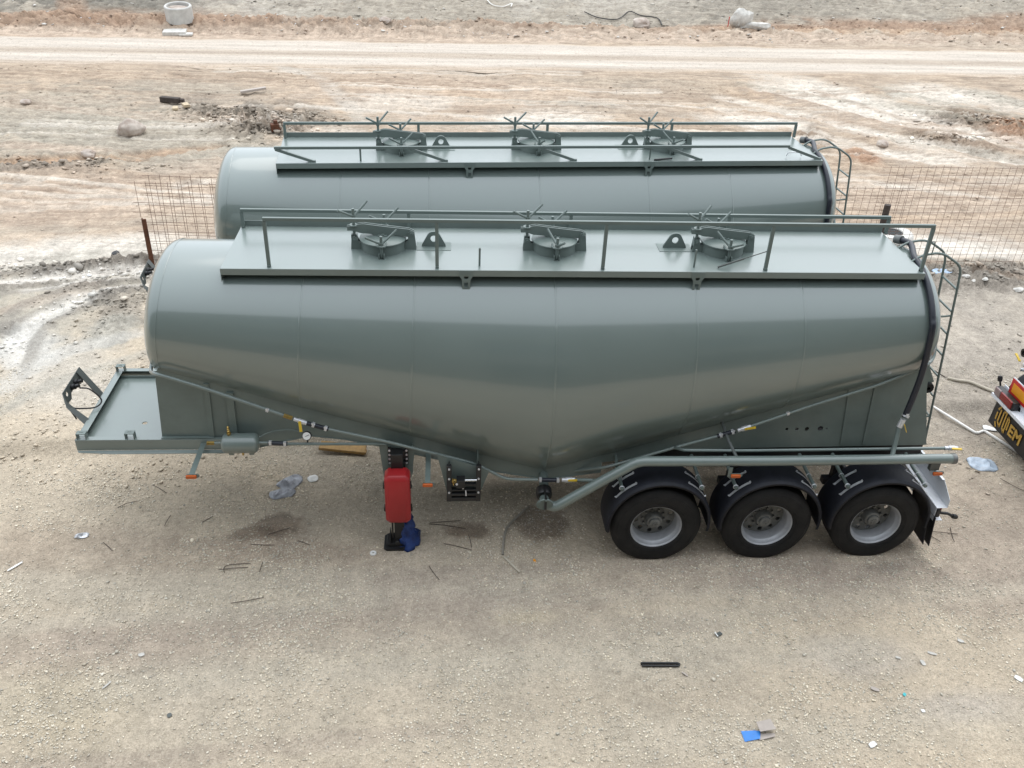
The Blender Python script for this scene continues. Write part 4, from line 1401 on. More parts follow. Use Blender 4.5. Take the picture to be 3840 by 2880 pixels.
    B(MB().cyl((2.77, 1.62, 3.425), (2.805, 1.545, 3.442), .05, 16), 'union', 'hub', VH)

    # --- landing legs with their brackets
    for side, y in ((1, .43), (-1, 2.12)):
        s = side
        pl = MB().plate([(-3.165, 1.42), (-2.765, 1.34), (-2.815, .95), (-3.125, .95)], (0, y, 0), (1, 0, 0), (0, 0, 1), .012)
        pl.plate([(0, 1.33), (.15 * s, 1.33), (.10 * s, .98), (0, .98)], (-2.80, y + .006 * s, 0), (0, 1, 0), (0, 0, 1), .008)
        L = B(pl, 'landing_leg', 'paint', T)
        lg = MB().box((-2.965, y - s * .075, 1.02), (.135, .13, .70)).box((-2.965, y - s * .075, .42), (.115, .11, .66))
        lg.box((-3.045, y - s * .12, .30), (.02, .02, .30))
        B(lg, 'leg_tube', 'black', L, bevel=.006)
        hp = MB()
        for dx in (-.095, .095):
            hp.box((-2.955 + dx, y - s * .020, 1.27), (.036, .025, .235))
        hp.box((-2.955, y - s * .03, 1.30), (.16, .03, .10)).box((-2.955, y - s * .05, 1.17), (.15, .06, .09))
        B(hp, 'head_plate', 'black', L, bevel=.004)
        for dx in (-.095, .095):
            for k_ in range(4):
                B(MB().cyl((-2.955 + dx, y - s * .03, 1.355 - k_ * .058), (-2.955 + dx, y - s * .045, 1.355 - k_ * .058), .013, 6), 'bolt', 'zinc', L)
        B(MB().cyl((-2.955, y - s * .085, 1.165), (-2.955, y - s * .10, 1.165), .016, 12), 'indicator', 'red', L)
        ft = MB()
        fo = [(-.135, -.11), (-.10, -.14), (.10, -.14), (.135, -.11), (.135, .11), (.10, .14), (-.10, .14), (-.135, .11)]
        ft.plate(fo, (-3.02, y - s * .06, .022), (1, 0, 0), (0, 1, 0), .03)
        ft.plate([(a * .75, b * .7) for a, b in fo], (-3.02, y - s * .06, .06), (1, 0, 0), (0, 1, 0), .05)
        ft.cyl((-2.99, y - s * .17, .10), (-2.99, y - s * .02, .10), .028, 14)
        for dx in (-.10, .075):
            ft.plate([(-.09, 0), (.09, 0), (.03, .16), (-.03, .16)], (-2.975 + dx, y - s * .06, .07), (0, 1, 0), (0, 0, 1), .012)
        B(ft, 'foot', 'black', L, bevel=.006)
    # --- red extinguisher box
    ex = MB()
    rr = lambda w, h, c: [(-w + c, -h), (w - c, -h), (w, -h + c), (w, h - c), (w - c, h), (-w + c, h), (-w, h - c), (-w, -h + c)]
    o1, o2, o3 = rr(.142, .338, .045), rr(.142, .338, .045), rr(.105, .285, .03)
    cx, cz = -2.962, .845
    rings = [(o1, .315), (o1, .165), ([(a * .97, b * .985) for a, b in o1], .148), (o3, .118)]
    vs = [(cx + a, y, cz + b) for r_, y in rings for a, b in r_]
    fs = [(i * 8 + j, i * 8 + (j + 1) % 8, (i + 1) * 8 + (j + 1) % 8, (i + 1) * 8 + j) for i in range(3) for j in range(8)] + [tuple(range(7, -1, -1)), tuple(24 + j for j in range(8))]
    ex.add(vs, fs)
    EX = B(ex, 'extinguisher_box', 'red', T, bevel=.010, ang=60)
    for sx in (-1, 1):
        for dz in (.17, -.155):
            l = MB().box((cx + sx * .146, .205, cz + dz), (.020, .05, .075)).box((cx + sx * .156, .205, cz + dz - .02), (.012, .035, .03))
            B(l, 'latch', 'black', EX, bevel=.003)
    # --- spare wheel winch
    wp = MB().plate([(-2.52, 1.36), (-1.93, 1.12), (-2.02, .84), (-2.41, .82)], (0, .32, 0), (1, 0, 0), (0, 0, 1), .010)
    wp.plate([(0, 1.30), (.30, 1.30), (.15, .86), (0, .86)], (-2.06, .325, 0), (0, 1, 0), (0, 0, 1), .008)
    WP = B(wp, 'carrier_plate', 'paint', T)
    wf = MB()
    for x in (-2.385, -2.055):
        wf.box((x, .225, 1.02), (.055, .05, .50)).box((x, .28, 1.02), (.010, .08, .48))
    for z, h, d in ((.80, .05, .05), (.875, .03, .07), (.93, .02, .05), (1.005, .028, .05)):
        wf.box((-2.22, .225, z), (.28, d, h))
    wf.box((-2.255, .21, 1.045), (.095, .10, .105))
    WF = B(wf, 'winch', 'black', WP, bevel=.003)
    B(MB().cyl((-2.21, .19, 1.085), (-2.075, .19, 1.085), .013, 14), 'winch_rod', 'chrome', WP)
    B(MB().lathe([(.02, 0), (.03, .01), (.03, .03), (.018, .04)], (-2.325, .20, 1.08), (0, -1, 0), 16).bar((-2.345, .175, 1.12), (-2.335, .175, 1.03), .012, .01), 'winch_gear', 'brass', WP)
    for x in (-2.385, -2.055):
        for z in (1.235, 1.10, .905):
            B(MB().cyl((x, .20, z), (x, .188, z), .012, 8), 'bolt', 'zinc', WP)
    B(MB().cyl((-2.30, .165, 1.055), (-2.30, .152, 1.055), .014, 8), 'bolt', 'zinc', WP)
    B(MB().cyl((-2.23, .195, .97), (-2.23, .185, .97), .010, 8), 'bolt', 'zinc', WP)
    B(MB().bar((-2.20, .19, .94), (-2.195, .18, .87), .012, .01), 'split_pin', 'zinc', WP)
    # --- side lamps
    marker_lamp(T, (-5.10, -.055, 1.365), (-5.10, .52, 1.385))
    marker_lamp(T, (-2.62, .015, 1.165), (-2.62, .56, 1.195))
    marker_lamp(T, (.81, .025, 1.24), None, .08)
    m4 = marker_lamp(T, (3.17, .05, 1.225), None, None)
    B(MB().plate([(-.02, 0), (.09, 0), (.09, .10), (.06, .135), (-.02, .135)], (3.10, .10, 1.245), (1, 0, 0), (0, 0, 1), .05), 'lamp_bracket', 'dkpaint', m4)

    # --- rear chassis panels under the back cone
    for s, y in ((1, .62), (-1, 1.93)):
        mb = MB()
        hs_ = [circ(a - .0, b, r_, 16) for a, b, r_ in ((1.55, 1.457, .019), (1.67, 1.456, .021), (1.79, 1.459, .026), (1.95, 1.463, .033), (2.027, 1.459, .010))] if s == 1 else []
        mb.plate([(-.9, .95), (-.2, 1.05), (.2, 1.18), (3.31, 1.215), (3.09, 1.98), (3.02, 2.36), (2.3, 2.18), (1.2, 1.82), (0, 1.40), (-.9, 1.10)], (0, y, 0), (1, 0, 0), (0, 0, 1), .008, hs_)
        for x0, x1 in ((2.17, 2.26), (2.47, 2.53)):
            mb.bar((x0, y - s * .012, 2.08), (x1, y - s * .012, 1.24), .012, .045, up=(1, 0, 0))
        B(mb, 'chassis_panel', 'paint', T)
    mb = MB()
    mb.plate([(.63, 1.2), (1.92, 1.2), (1.92, 1.98), (1.6, 2.25), (.95, 2.25), (.63, 1.98)], (3.26, 0, 0), (0, 1, 0), (-.28, 0, 1), .008)
    B(mb, 'rear_plate', 'paint', T)
    B(MB().plate([(.2, .63), (1.2, .63), (1.2, 1.92), (.2, 1.92)], (0, 0, 1.45), (1, 0, 0), (0, 1, 0), .008), 'floor_plate', 'paint', T)
    fr = MB()
    for y in (.72, 1.83):
        fr.box((1.55, y, 1.10), (3.5, .12, .24))
    for x in (0, 1.31, 2.62):
        fr.cyl((x, .15, .5), (x, 2.40, .5), .065, 16)
        for y in (.78, 1.77):
            fr.box((x - .25, y, .72), (.10, .08, .62)).box((x - .12, y, .58), (.55, .09, .09))
            fr.cyl((x + .30, y, .62), (x + .30, y, .98), .12, 16)
    fr.box((.05, .70, 1.262), (.9, .16, .02)).box((2.4, .70, 1.262), (1.6, .16, .02))
    B(fr, 'running_gear', 'black', T, bevel=.004)
    for far in (False, True):
        for x in (0, 1.31, 2.62):
            make_wheel(T, x, far)
            make_mudguard(T, x, far)
    # --- rear bumper with its side lamp stalk, and mud flaps
    def zpath(y0, y1, pts, t=.006):
        k = MB()
        for (xa, za), (xb, zb) in zip(pts[:-1], pts[1:]):
            k.add([(xa, y0, za), (xb, y0, zb), (xb, y1, zb), (xa, y1, za)], [(0, 1, 2, 3)])
        return k
    bp_ = MB()
    pts = [(3.465, .93), (3.465, .69), (3.34, .69), (3.34, .50), (3.46, .50)]
    y0, y1 = .075, 2.475
    for (xa, za), (xb, zb) in zip(pts[1:-1], pts[2:]):
        bp_.box(((xa + xb) / 2, (y0 + y1) / 2, (za + zb) / 2), (max(abs(xa - xb), .006), y1 - y0, max(abs(za - zb), .006)))
    bp_.plate([(y0, .687), (y1, .687), (y1, .80), (y1 - .22, .935), (y0 + .22, .935), (y0, .80)], (3.465, 0, 0), (0, 1, 0), (0, 0, 1), .006)
    bp_.plate([(y0 + .22, 0), (y1 - .22, 0), (y1 - .22, .03), (y0 + .22, .03)], (3.44, 0, .934), (0, 1, 0), (1, 0, 0), .006)
    BP = B(bp_, 'rear_bumper', 'white', T, bevel=.002)
    for y, s in ((.10, 1), (2.45, -1)):
        k = MB().bar((3.36, y, .60), (3.40, y, .60), .05, .10).tube([(3.40, y, .60), (3.50, y - s * .02, .60), (3.56, y - s * .03, .57)], .018, 8)
        k.lathe([(0, 0), (.028, .01), (.032, .04), (.026, .07), (0, .08)], (3.55, y - s * .03, .575), (.9, 0, -.3), 14)
        B(k, 'stalk_lamp', 'black', BP)
        hm = MB().box((3.43, y + s * .12, .60), (.05, .16, .11))
        B(hm, 'tail_lamp', 'redlens', BP, bevel=.01)
    for y in (.23, 2.32):
        f = MB()
        f.plate([(-.19, 0), (.19, 0), (.19, .44), (-.19, .44)], (3.385, y, .13), (0, 1, 0), (-.10, 0, 1), .010)
        f.plate([(-.20, 0), (.20, 0), (.20, .34), (-.20, .34)], (3.295, y - .005, .17), (0, 1, 0), (-.14, 0, 1), .010)
        B(f, 'mud_flap', 'fender', T)
    bu = MB().bar((3.02, .80, 2.30), (3.20, .80, 1.98), .11, .05, up=(0, 1, 0))
    BU = B(bu, 'buffer_arm', 'paint', T, bevel=.004)
    B(MB().lathe([(.02, -.055), (.062, -.055), (.068, -.04), (.068, .04), (.062, .055), (.02, .055)], (3.19, .80, 1.93), (0, 1, 0), 24), 'roller', 'rubber', BU)
    # --- rear ladder
    ld = MB()
    ys_ = (1.10, 1.46)
    for y in ys_:
        zo = 0
        ld.tube(bend_path([(2.68, y - .08, 3.40), (2.80, y - .05, 3.47), (3.05, y, 3.49), (3.33, y, 3.32), (3.36, y, 3.10), (3.60, y, .95)], .13, 8), .0135, 12)
    for i in range(8):
        t = .03 + i * .135
        x, z = 3.36 + .24 * t, 3.10 - 2.15 * t
        ld.cyl((x, ys_[0], z), (x, ys_[1], z), .0125, 10)
    for z, x in ((2.7, 3.40), (1.3, 3.56)):
        for y in ys_:
            ld.cyl((x, y, z), (x - .22 if z > 2 else 3.25, y, z - .02), .012, 8)
    B(ld, 'ladder', 'paint', T)
    sp = MB().bar((3.16, .66, 1.60), (3.37, .90, 1.35), .06, .06)
    B(sp, 'step_stay', 'paint', T)
    return T


trailer = make_trailer('silo_trailer', 'grey-green silo trailer in front, its walkway railing raised, red extinguisher box on its side', 'grey-green silo trailers parked side by side')
far_trailer = copy_tree(trailer)
far_trailer['label'] = 'grey-green silo trailer behind the other one, its near walkway railing folded flat'
far_trailer.location = (BASE[0] + .063, BASE[1] + 3.149, .123)
far_trailer.rotation_euler = (0, 0, .065)
make_rail(trailer, -1, .515)
make_rail(trailer, 1, .205)
make_rail(far_trailer, -1, .185, lean=.48)
make_rail(far_trailer, 1, .205)

# ------------------------------------------------------------------ second trailer, only its rear corner in view
V = thing('parked_trailer', 'white-bumpered trailer rear with a red and yellow marker board at the frame edge', 'trailer', (5.5, 1.38, 0), 0)
VB = (5.5, 1.38, 0)


def BV(mb, name, m, parent, **kw):
    return mb.build(name, M[m], parent, off=VB, **kw)


mb = MB()
mb.box((5.485, 1.38, .625), (.14, 2.56, .05)).box((5.55, 1.38, .70), (.012, 2.50, .20)).box((5.53, 1.38, .58), (.008, 2.5, .06))
mb.plate([(0, 0), (.20, 0), (.20, .42), (.05, .42)], (5.47, 2.22, .652), (1, 0, 0), (0, 1, 0), .008)
VBU = BV(mb, 'rear_bumper', 'white', V, bevel=.004)
for y0, y1, s in ((2.63, 2.16, 1), (.13, .60, -1)):
    lm = MB().box((5.475, (y0 + y1) / 2, .715), (.10, abs(y0 - y1), .125))
    L = BV(lm, 'tail_lamp', 'black', V, bevel=.01)
    a = MB().box((5.435, y0 - s * .08, .718), (.05, .145, .115))
    BV(a, 'clear_lens', 'clearlens', L, bevel=.012)
    a = MB().box((5.434, y0 - s * .30, .718), (.05, .285, .115))
    BV(a, 'red_lens', 'redlens', L, bevel=.012)
    pb = MB().box((5.545, y0 - s * .56, .875), (.012, .86, .255))
    P_ = BV(pb, 'marker_board', 'white', V)
    BV(MB().box((5.535, y0 - s * .56, .872), (.008, .855, .23)), 'red_border', 'signred', P_)
    BV(MB().box((5.529, y0 - s * .56, .872), (.006, .74, .135)), 'yellow_field', 'signyel', P_)
    k = MB().tube(smooth_path([(5.53, y0 + s * .0, .66), (5.53, y0 + s * .06, .74), (5.52, y0 + s * .10, .82)]), .014, 8)
    k.lathe([(0, -.01), (.030, .0), (.036, .04), (.030, .075), (0, .085)], (5.515, y0 + s * .085, .80), (0, s * .35, .8), 14)
    BV(k, 'stalk_lamp', 'black', V)
fl = MB().plate([(-1.10, 0), (1.24, 0), (1.22, .40), (-1.10, .40)], (5.50, 1.38, .175), (0, 1, 0), (.02, 0, 1), .012)
FL = BV(fl, 'mud_flap', 'black', V)
lg = MB()
# print on the flap: a hexagonal emblem of bars and the letters EM; u runs down the flap's width (towards -y)
def U2(u, v): return (2.55 - u, .175 + v)
def barf(u0, v0, u1, v1, w=.030):
    a, b = U2(u0 * 1.25, v0 * 1.08), U2(u1 * 1.25, v1 * 1.08)
    lg.bar((5.489, a[0], a[1]), (5.489, b[0], b[1]), w, .004, up=(1, 0, 0))
for q in (((.05, .27), (.09, .345)), ((.09, .345), (.15, .345)), ((.05, .23), (.05, .12)), ((.06, .09), (.10, .03)),
          ((.10, .30), (.10, .12)), ((.10, .12), (.155, .07)), ((.155, .07), (.155, .30)), ((.155, .30), (.205, .345)), ((.205, .345), (.205, .10)), ((.205, .10), (.25, .05)), ((.25, .05), (.25, .30)), ((.25, .30), (.285, .26)), ((.285, .26), (.285, .12))):
    barf(*q[0], *q[1], w=.027)
BV(lg, 'emblem', 'logo', FL)
fc = bpy.data.curves.new('lettering', 'FONT')
fc.body = 'EM'
fc.size = .235
fc.extrude = .002
fc.offset = .008
fc.space_character = 1.05
fo = bpy.data.objects.new('lettering', fc)
COL.objects.link(fo)
fc.materials.append(M['logo'])
COL.objects.unlink(fo)
bpy.context.view_layer.update()
fo = bpy.data.objects.new('lettering', bpy.data.meshes.new_from_object(fo))
COL.objects.link(fo)
fo.parent = FL
fo.matrix_local = Matrix(((0, 0, -1, 5.488 - VB[0]), (-1, 0, 0, 2.55 - .395 - VB[1]), (0, 1, 0, .175 + .105), (0, 0, 0, 1)))
for y in (.40, 2.36):
    for x in (6.15, 7.46, 8.77):
        t = MB().lathe([(.29, -.19), (.36, -.20), (.46, -.19), (.525, -.15), (.53, .15), (.46, .19), (.36, .20), (.29, .19)], (x, y, .51), (0, 1, 0), 40)
        wv_ = BV(t, 'wheel', 'rubber', V)
        BV(MB().lathe([(.30, -.19), (.28, -.17), (.26, -.05), (0, -.03), (0, .03), (.26, .05), (.28, .17), (.30, .19)], (x, y, .51), (0, 1, 0), 32), 'rim', 'rim', wv_)
        g = MB()
        n_ = 24
        vs = []
        for i in range(n_ + 1):
            a = math.radians(-5 + 190 * i / n_)
            for yy, r in ((-.24, .60), (-.2, .625), (.2, .625), (.24, .60)):
                vs.append((x + r * math.cos(a), y + yy, .54 + r * math.sin(a)))
        g.add(vs, [(i * 4 + j, i * 4 + j + 1, i * 4 + j + 5, i * 4 + j + 4) for i in range(n_) for j in range(3)])
        BV(g, 'mudguard', 'fender', V, solid=.01)
mb = MB()
for y in (.85, 1.9):
    mb.box((9.0, y, 1.12), (6.8, .12, .25))
mb.box((5.62, 1.38, 1.12), (.12, 1.2, .22))
mb.plate([(6.0, 1.25), (11.5, 1.25), (11.5, 2.4), (6.2, 2.4)], (0, .8, 0), (1, 0, 0), (0, 0, 1), .01).plate([(6.0, 1.25), (11.5, 1.25), (11.5, 2.4), (6.2, 2.4)], (0, 1.95, 0), (1, 0, 0), (0, 0, 1), .01)
BV(mb, 'chassis', 'white', V, bevel=.004)
tk = MB().lathe([(0, -.24), (.4, -.22), (.7, -.14), (.78, 0), (1.0, 1.4), (1.3, 4.0), (1.0, 6.2), (.78, 7.8), (.5, 8.0), (0, 8.05)], (6.05, 1.38, 2.62), (1, 0, 0), 48)
BV(tk, 'tank', 'white', V)
pp = MB().tube([(5.62, 2.56, 1.36), (11.0, 2.56, 1.36)], .05, 20)
PP = BV(pp, 'discharge_pipe', 'zinc', V)
BV(MB().lathe([(.03, 0), (.06, 0), (.062, .06), (.05, .065)], (5.58, 2.56, 1.36), (1, 0, 0), 20).lathe([(0, -.01), (.07, -.01), (.07, .03), (0, .03)], (5.70, 2.66, 1.46), (1, 0, 0), 20), 'end_cap', 'black', PP)
BV(MB().cyl((5.60, 2.52, 1.19), (5.74, 2.50, 1.20), .028, 12).cyl((5.58, 2.50, 1.13), (5.72, 2.46, 1.13), .026, 12), 'ball_valve', 'chrome', PP)
BV(MB().bar((5.57, 2.55, 1.23), (5.585, 2.70, 1.27), .03, .012), 'handle', 'yellow', PP)

# ------------------------------------------------------------------ building the picture is taken from
# the far side of the yard: its dark front is what the near tank mirrors
BD = thing('building', 'dark unfinished building front mirrored in the near tank, facing the trailers', 'building', (2, -8.75, 0))
BDO = (2, -8.75, 0)
x0, x1, wy, top = -34., 38., -8.75, 10.2
wins = []
for fl_ in range(3):
    zb = .9 + fl_ * 3.3
    for i in range(14):
        xa = x0 + 2.0 + i * 5.0
        wins.append((xa, xa + 2.4, zb, zb + 2.1))
wl = MB()
wl.plate([(x0, 0), (x1, 0), (x1, top), (x0, top)], (0, wy, 0), (1, 0, 0), (0, 0, 1), .25, [[(a, c), (b, c), (b, d), (a, d)] for a, b, c, d in wins])
wl.box(((x0 + x1) / 2, wy - 5, top - .15), (x1 - x0, 10, .25))
wall = wl.build('wall', M['facade'], BD, smooth=False, off=BDO)
for fl_ in range(1, 3):
    MB().box(((x0 + x1) / 2, wy + .16, fl_ * 3.35), (x1 - x0, .08, .35)).build('floor_band', M['facade2'], BD, off=BDO, smooth=False)
for a, b, c, d in wins:
    f = MB()
    f.box(((a + b) / 2, wy, c + .04), (b - a, .12, .08)).box(((a + b) / 2, wy, d - .04), (b - a, .12, .08)).box((a + .04, wy, (c + d) / 2), (.08, .12, d - c - .16)).box((b - .04, wy, (c + d) / 2), (.08, .12, d - c - .16)).box(((a + b) / 2, wy, (c + d) / 2), (.06, .10, d - c - .16))
    wf_ = f.build('window', M['facade2'], BD, off=BDO, smooth=False)
    MB().box(((a + b) / 2, wy - .03, (c + d) / 2), (b - a - .1, .012, d - c - .1)).build('pane', M['glassdark'], wf_, off=BDO, smooth=False)

# ------------------------------------------------------------------ welded mesh fence behind the trailers
def mesh_panel(name, label, x0, x1, y, z0, z1, step, lean, yaw, seed, stub=.10, r=.0042, sag=.015):
    rr = random.Random(seed)
    base = Vector((x0, y, 0))
    d = Vector((math.cos(yaw), math.sin(yaw), 0))
    mb = MB()
    nx, nz = int((x1 - x0) / step), int((z1 - z0) / step)
    def P_(u, z):
        return base + d * u + Vector((0, lean * (z - z0) + sag * math.sin(u * 1.3 + seed), z + .012 * math.sin(u * 2.1 + z + seed)))
    for i in range(nx + 1):
        u = i * step
        e = rr.uniform(-.01, .01)
        mb.tube([P_(u + e, z0 - rr.uniform(.0, stub * .4)), P_(u, (z0 + z1) / 2), P_(u - e, z0 + nz * step + rr.uniform(.02, stub * .5))], r, 5)
    for k in range(nz + 1):
        z = z0 + k * step
        a, b = -rr.uniform(.5, 1) * stub * 1.6, nx * step + rr.uniform(.3, 1) * stub
        mb.tube([P_(a + (b - a) * t / 8, z + rr.uniform(-.004, .004)) + Vector((0, .009, 0)) for t in range(9)], r, 5)
    o = mb.build(name, M['rebar'], None, off=base)
    o.location = base
    return tag(o, label, 'mesh fence', 'rebar mesh fence panels')


mesh_panel('mesh_panel', 'rusty mesh panel on the left, nearer one, behind the rusty post', -8.02, -1.6, 8.25, .08, 1.72, .19, -.02, .015, 1)
mesh_panel('mesh_panel', 'rusty mesh panel on the left, leaning behind the nearer one, its bars a little offset', -7.90, -1.5, 8.62, .06, 1.58, .19, .05, -.03, 2)
mesh_panel('mesh_panel', 'lower rusty mesh panel on the right, beside the far trailer ladder', 2.2, 6.75, 8.72, .02, 1.62, .15, .0, .0, 3, r=.0034)
mesh_panel('mesh_panel', 'taller rusty mesh panel reaching the frame edge, past the dark post', 5.95, 13.2, 8.25, .0, 2.12, .15, .0, .03, 4, r=.0034)
ps = MB().box((0, 0, .46), (.075, .03, 1.02)).box((-.03, .035, .46), (.02, .06, 1.02))
o = ps.build('fence_post', M['rust'], None, bevel=.003)
o.location = (-7.93, 8.12, 0); o.rotation_euler = (.02, .0, .2)
tag(o, 'rusty angle-iron post holding the mesh at the far left', 'fence post', 'posts of the mesh fence')
ps = MB().cyl((0, 0, -.1), (0, 0, 1.44), .062, 16)
o = ps.build('fence_post', M['darkwood'], None)
o.location = (5.985, 8.05, 0)
tag(o, 'dark round post in the mesh fence behind the trailer railings', 'fence post', 'posts of the mesh fence')

# ------------------------------------------------------------------ things on the ground
def put(mb, name, m, label, cat, loc, rz=0., group=None, **kw):
    o = mb.build(name, M[m], None, **kw)
    o.location = (loc[0], loc[1], gh(loc[0], loc[1]) + (loc[2] if len(loc) > 2 else 0))
    o.rotation_euler = (0, 0, rz)
    return tag(o, label, cat, group)


def lump(r, seed, sx=1, sy=1, sz=1, sub=3, amp=.25):
    bm = bmesh.new()
    bmesh.ops.create_icosphere(bm, subdivisions=sub, radius=1)
    from mathutils import noise
    vs = []
    for v in bm.verts:
        n = noise.fractal(v.co * 1.1 + Vector((seed * 3.1, seed, 0)), 1., 2., 4)
        c = noise.cell_vector(v.co * 1.6 + Vector((seed, 0, 0)))
        k = 1 + amp * n + .05 * (c.x - .5)
        vs.append((v.co.x * r * sx * k, v.co.y * r * sy * k, v.co.z * r * sz * k))
    fs = [[v.index for v in f.verts] for f in bm.faces]
    bm.free()
    return MB().add(vs, fs)


# concrete well rings
def well_ring(ro, ri, h):
    mb = MB().lathe([(ri, 0), (ro, 0), (ro, h - .03), (ro - .03, h), (ri + .02, h), (ri, h - .02), (ri, 0)], (0, 0, 0), (0, 0, 1), 48)
    return mb


R_ = thing('well_ring', 'pale concrete well ring standing on the earth berm beyond the road', 'well ring', (-12.85, 30.45, gh(-12.85, 30.45) - .06))
R_.rotation_euler = (.13, 0, 0)
well_ring(.52, .42, .60).build('ring', M['concrete'], R_, bevel=.008)
lump(.41, 3, 1, 1, .16, 3, .3).build('fill', M['boulder'], R_, loc=(0, 0, .47))
put(MB().box((0, 0, .10), (.85, .7, .14)).box((.42, -.2, .06), (.5, .4, .08)), 'concrete_slab', 'wconcrete', 'pale broken concrete slab at the foot of the well ring', 'slab', (-12.85, 29.45, -.02), .15, bevel=.02)
R_ = thing('manhole', 'white manhole ring with a dark grate behind the near trailer railing', 'manhole', (7.25, 9.95, gh(7.25, 9.95)))
MB().lathe([(0, .09), (.22, .09), (.24, .14), (.42, .14), (.46, .10), (.48, -.05)], (0, 0, 0), (0, 0, 1), 48).build('ring', M['wconcrete'], R_)
gm = MB().ring((0, 0, .112), (0, 0, 1), .225, .014, 36, 6)
for i in range(-5, 6):
    hw = math.sqrt(max(0, .215 ** 2 - (i * .038) ** 2))
    gm.bar((i * .038, -hw, .108), (i * .038, hw, .108), .016, .02)
for i in (-1, 0, 1):
    gm.bar((-.2, i * .09, .105), (.2, i * .09, .105), .014, .018)
gm.build('grate', M['black'], R_)

o = put(lump(.29, 5, 1.2, .95, .82, 4, .22), 'boulder', 'boulder', 'big rounded pink-grey boulder on the mud at the left', 'boulder', (-10.75, 16.5, .16), .3)
for lab, x, y, r, sd in (('pale flat rock on the grey mud left of the boulder', -14.5, 19.25, .15, 11), ('low pink rock half sunk in the orange ditch by the boulder', -11.3, 14.8, .17, 12), ('small pale rock at the road edge, upper left corner', -17.9, 23.5, .22, 13),
                     ('pale boulder beside the black cable on the bank', 6.05, 33.0, .40, 14), ('pinkish rock on the berm edge left of the cable', -4.9, 31.0, .24, 15), ('reddish clod at the far trailer ladder side', 5.05, 15.1, .26, 16), ('pale rock alone in the brown tracks at the right', 9.9, 16.6, .17, 17)):
    put(lump(r, sd, 1.25, .9, .6, 3, .3), 'rock', 'boulder', lab, 'rock', (x, y, r * .3), sd)
# timber by the boulder
put(MB().box((0, 0, .12), (.60, .18, .15)).box((.34, .02, .12), (.16, .12, .10)), 'timber_beam', 'darkwood', 'dark charred beam lying behind the boulder', 'beam', (-10.5, 19.55), -.25, bevel=.02)
put(MB().box((0, 0, .05), (.15, .26, .07)), 'wood_block', 'palewood', 'pale wood block beside the dark beam, the one nearer the boulder', 'wood block', (-10.22, 18.95), .2, 'pale blocks by the dark beam', bevel=.008)
put(MB().box((0, 0, .06), (.17, .28, .08)), 'wood_block', 'palewood', 'pale wood block leaning at the right end of the dark beam', 'wood block', (-9.95, 19.1), .5, 'pale blocks by the dark beam', bevel=.008)
put(MB().box((0, 0, .05), (.78, .14, .07), Matrix.Rotation(-.12, 3, 'Y')), 'plank', 'card', 'grey weathered plank lying alone left of the far trailer, near the road', 'plank', (-8.35, 20.9, .03), .25, bevel=.008)
put(MB().box((0, 0, .10), (.22, .20, .20)).box((.03, .02, .24), (.10, .14, .09)).box((.11, -.02, .07), (.08, .16, .05)), 'steel_offcut', 'rust', 'small dark rusty steel piece left of the far trailer railing', 'steel piece', (-7.0, 16.6), .3, bevel=.01)
put(MB().box((0, 0, .045), (.62, .17, .04), Matrix.Rotation(.05, 3, 'Y')).box((.25, -.04, .03), (.16, .08, .03)), 'plank', 'wood', 'pale timber board lying on the ground under the near trailer', 'plank', (-3.82, 2.22, .02), -.12, bevel=.004)
put(MB().box((0, 0, .045), (.75, .22, .06), Matrix.Rotation(.07, 3, 'Y')), 'plank', 'wconcrete', 'pale board end showing behind the near tank at its front', 'plank', (-6.35, 4.72, .05), -.6, bevel=.006)
put(lump(.075, 31, 1, 1, 1, 2, .4), 'rag', 'black', 'small dark rag on the white chalk left of the rusty post', 'rag', (-8.75, 8.6, .03))
# broken concrete with a marker stake by the road
o = thing('broken_pipe', 'broken white concrete lump with a spill tail by the road', 'rubble lump', (10.15, 32.3, gh(10.15, 32.3)))
lump(.46, 21, 1.0, .7, 1.0, 3, .4).build('lump', M['wconcrete'], o, loc=(0, 0, .40))
lump(.40, 22, 1.6, .6, .45, 3, .4).build('tail', M['wconcrete'], o, loc=(.75, -.1, .18))
lump(.14, 23, 1, 1, .9, 2, .3).build('tail', M['boulder'], o, loc=(1.38, -.22, .10))
o = MB().cyl((0, 0, -.1), (.02, 0, .52), .020, 10).build('marker_stake', M['signred'], None)
o.location = (9.72, 32.55, gh(9.72, 32.55)); tag(o, 'thin dark red stake beside the broken white concrete', 'stake')
cbl = [(3.7, 34.3), (4.2, 33.7), (4.9, 33.55), (5.3, 33.9), (5.75, 34.5), (6.2, 34.1), (6.9, 33.9), (7.0, 33.2)]
o = MB().tube(smooth_path([(x - 5.3, y - 33.8, gh(x, y) - gh(5.3, 33.8) + .05) for x, y in cbl], 5), .022, 6).build('cable', M['cable'], None)
o.location = (5.3, 33.8, gh(5.3, 33.8)); tag(o, 'black cable straggling over the grey bank beyond the road', 'cable')
cbl = [(-.6, 35.2), (-.35, 34.6), (.1, 34.5), (.5, 34.9), (.45, 34.6)]
o = MB().tube(smooth_path([(x, y - 34.8, gh(x, y) - gh(0, 34.8) + .05) for x, y in cbl], 5), .02, 6).build('rope', M['pvc'], None)
o.location = (0, 34.8, gh(0, 34.8)); tag(o, 'white curled rope on the grey bank at the top', 'rope')

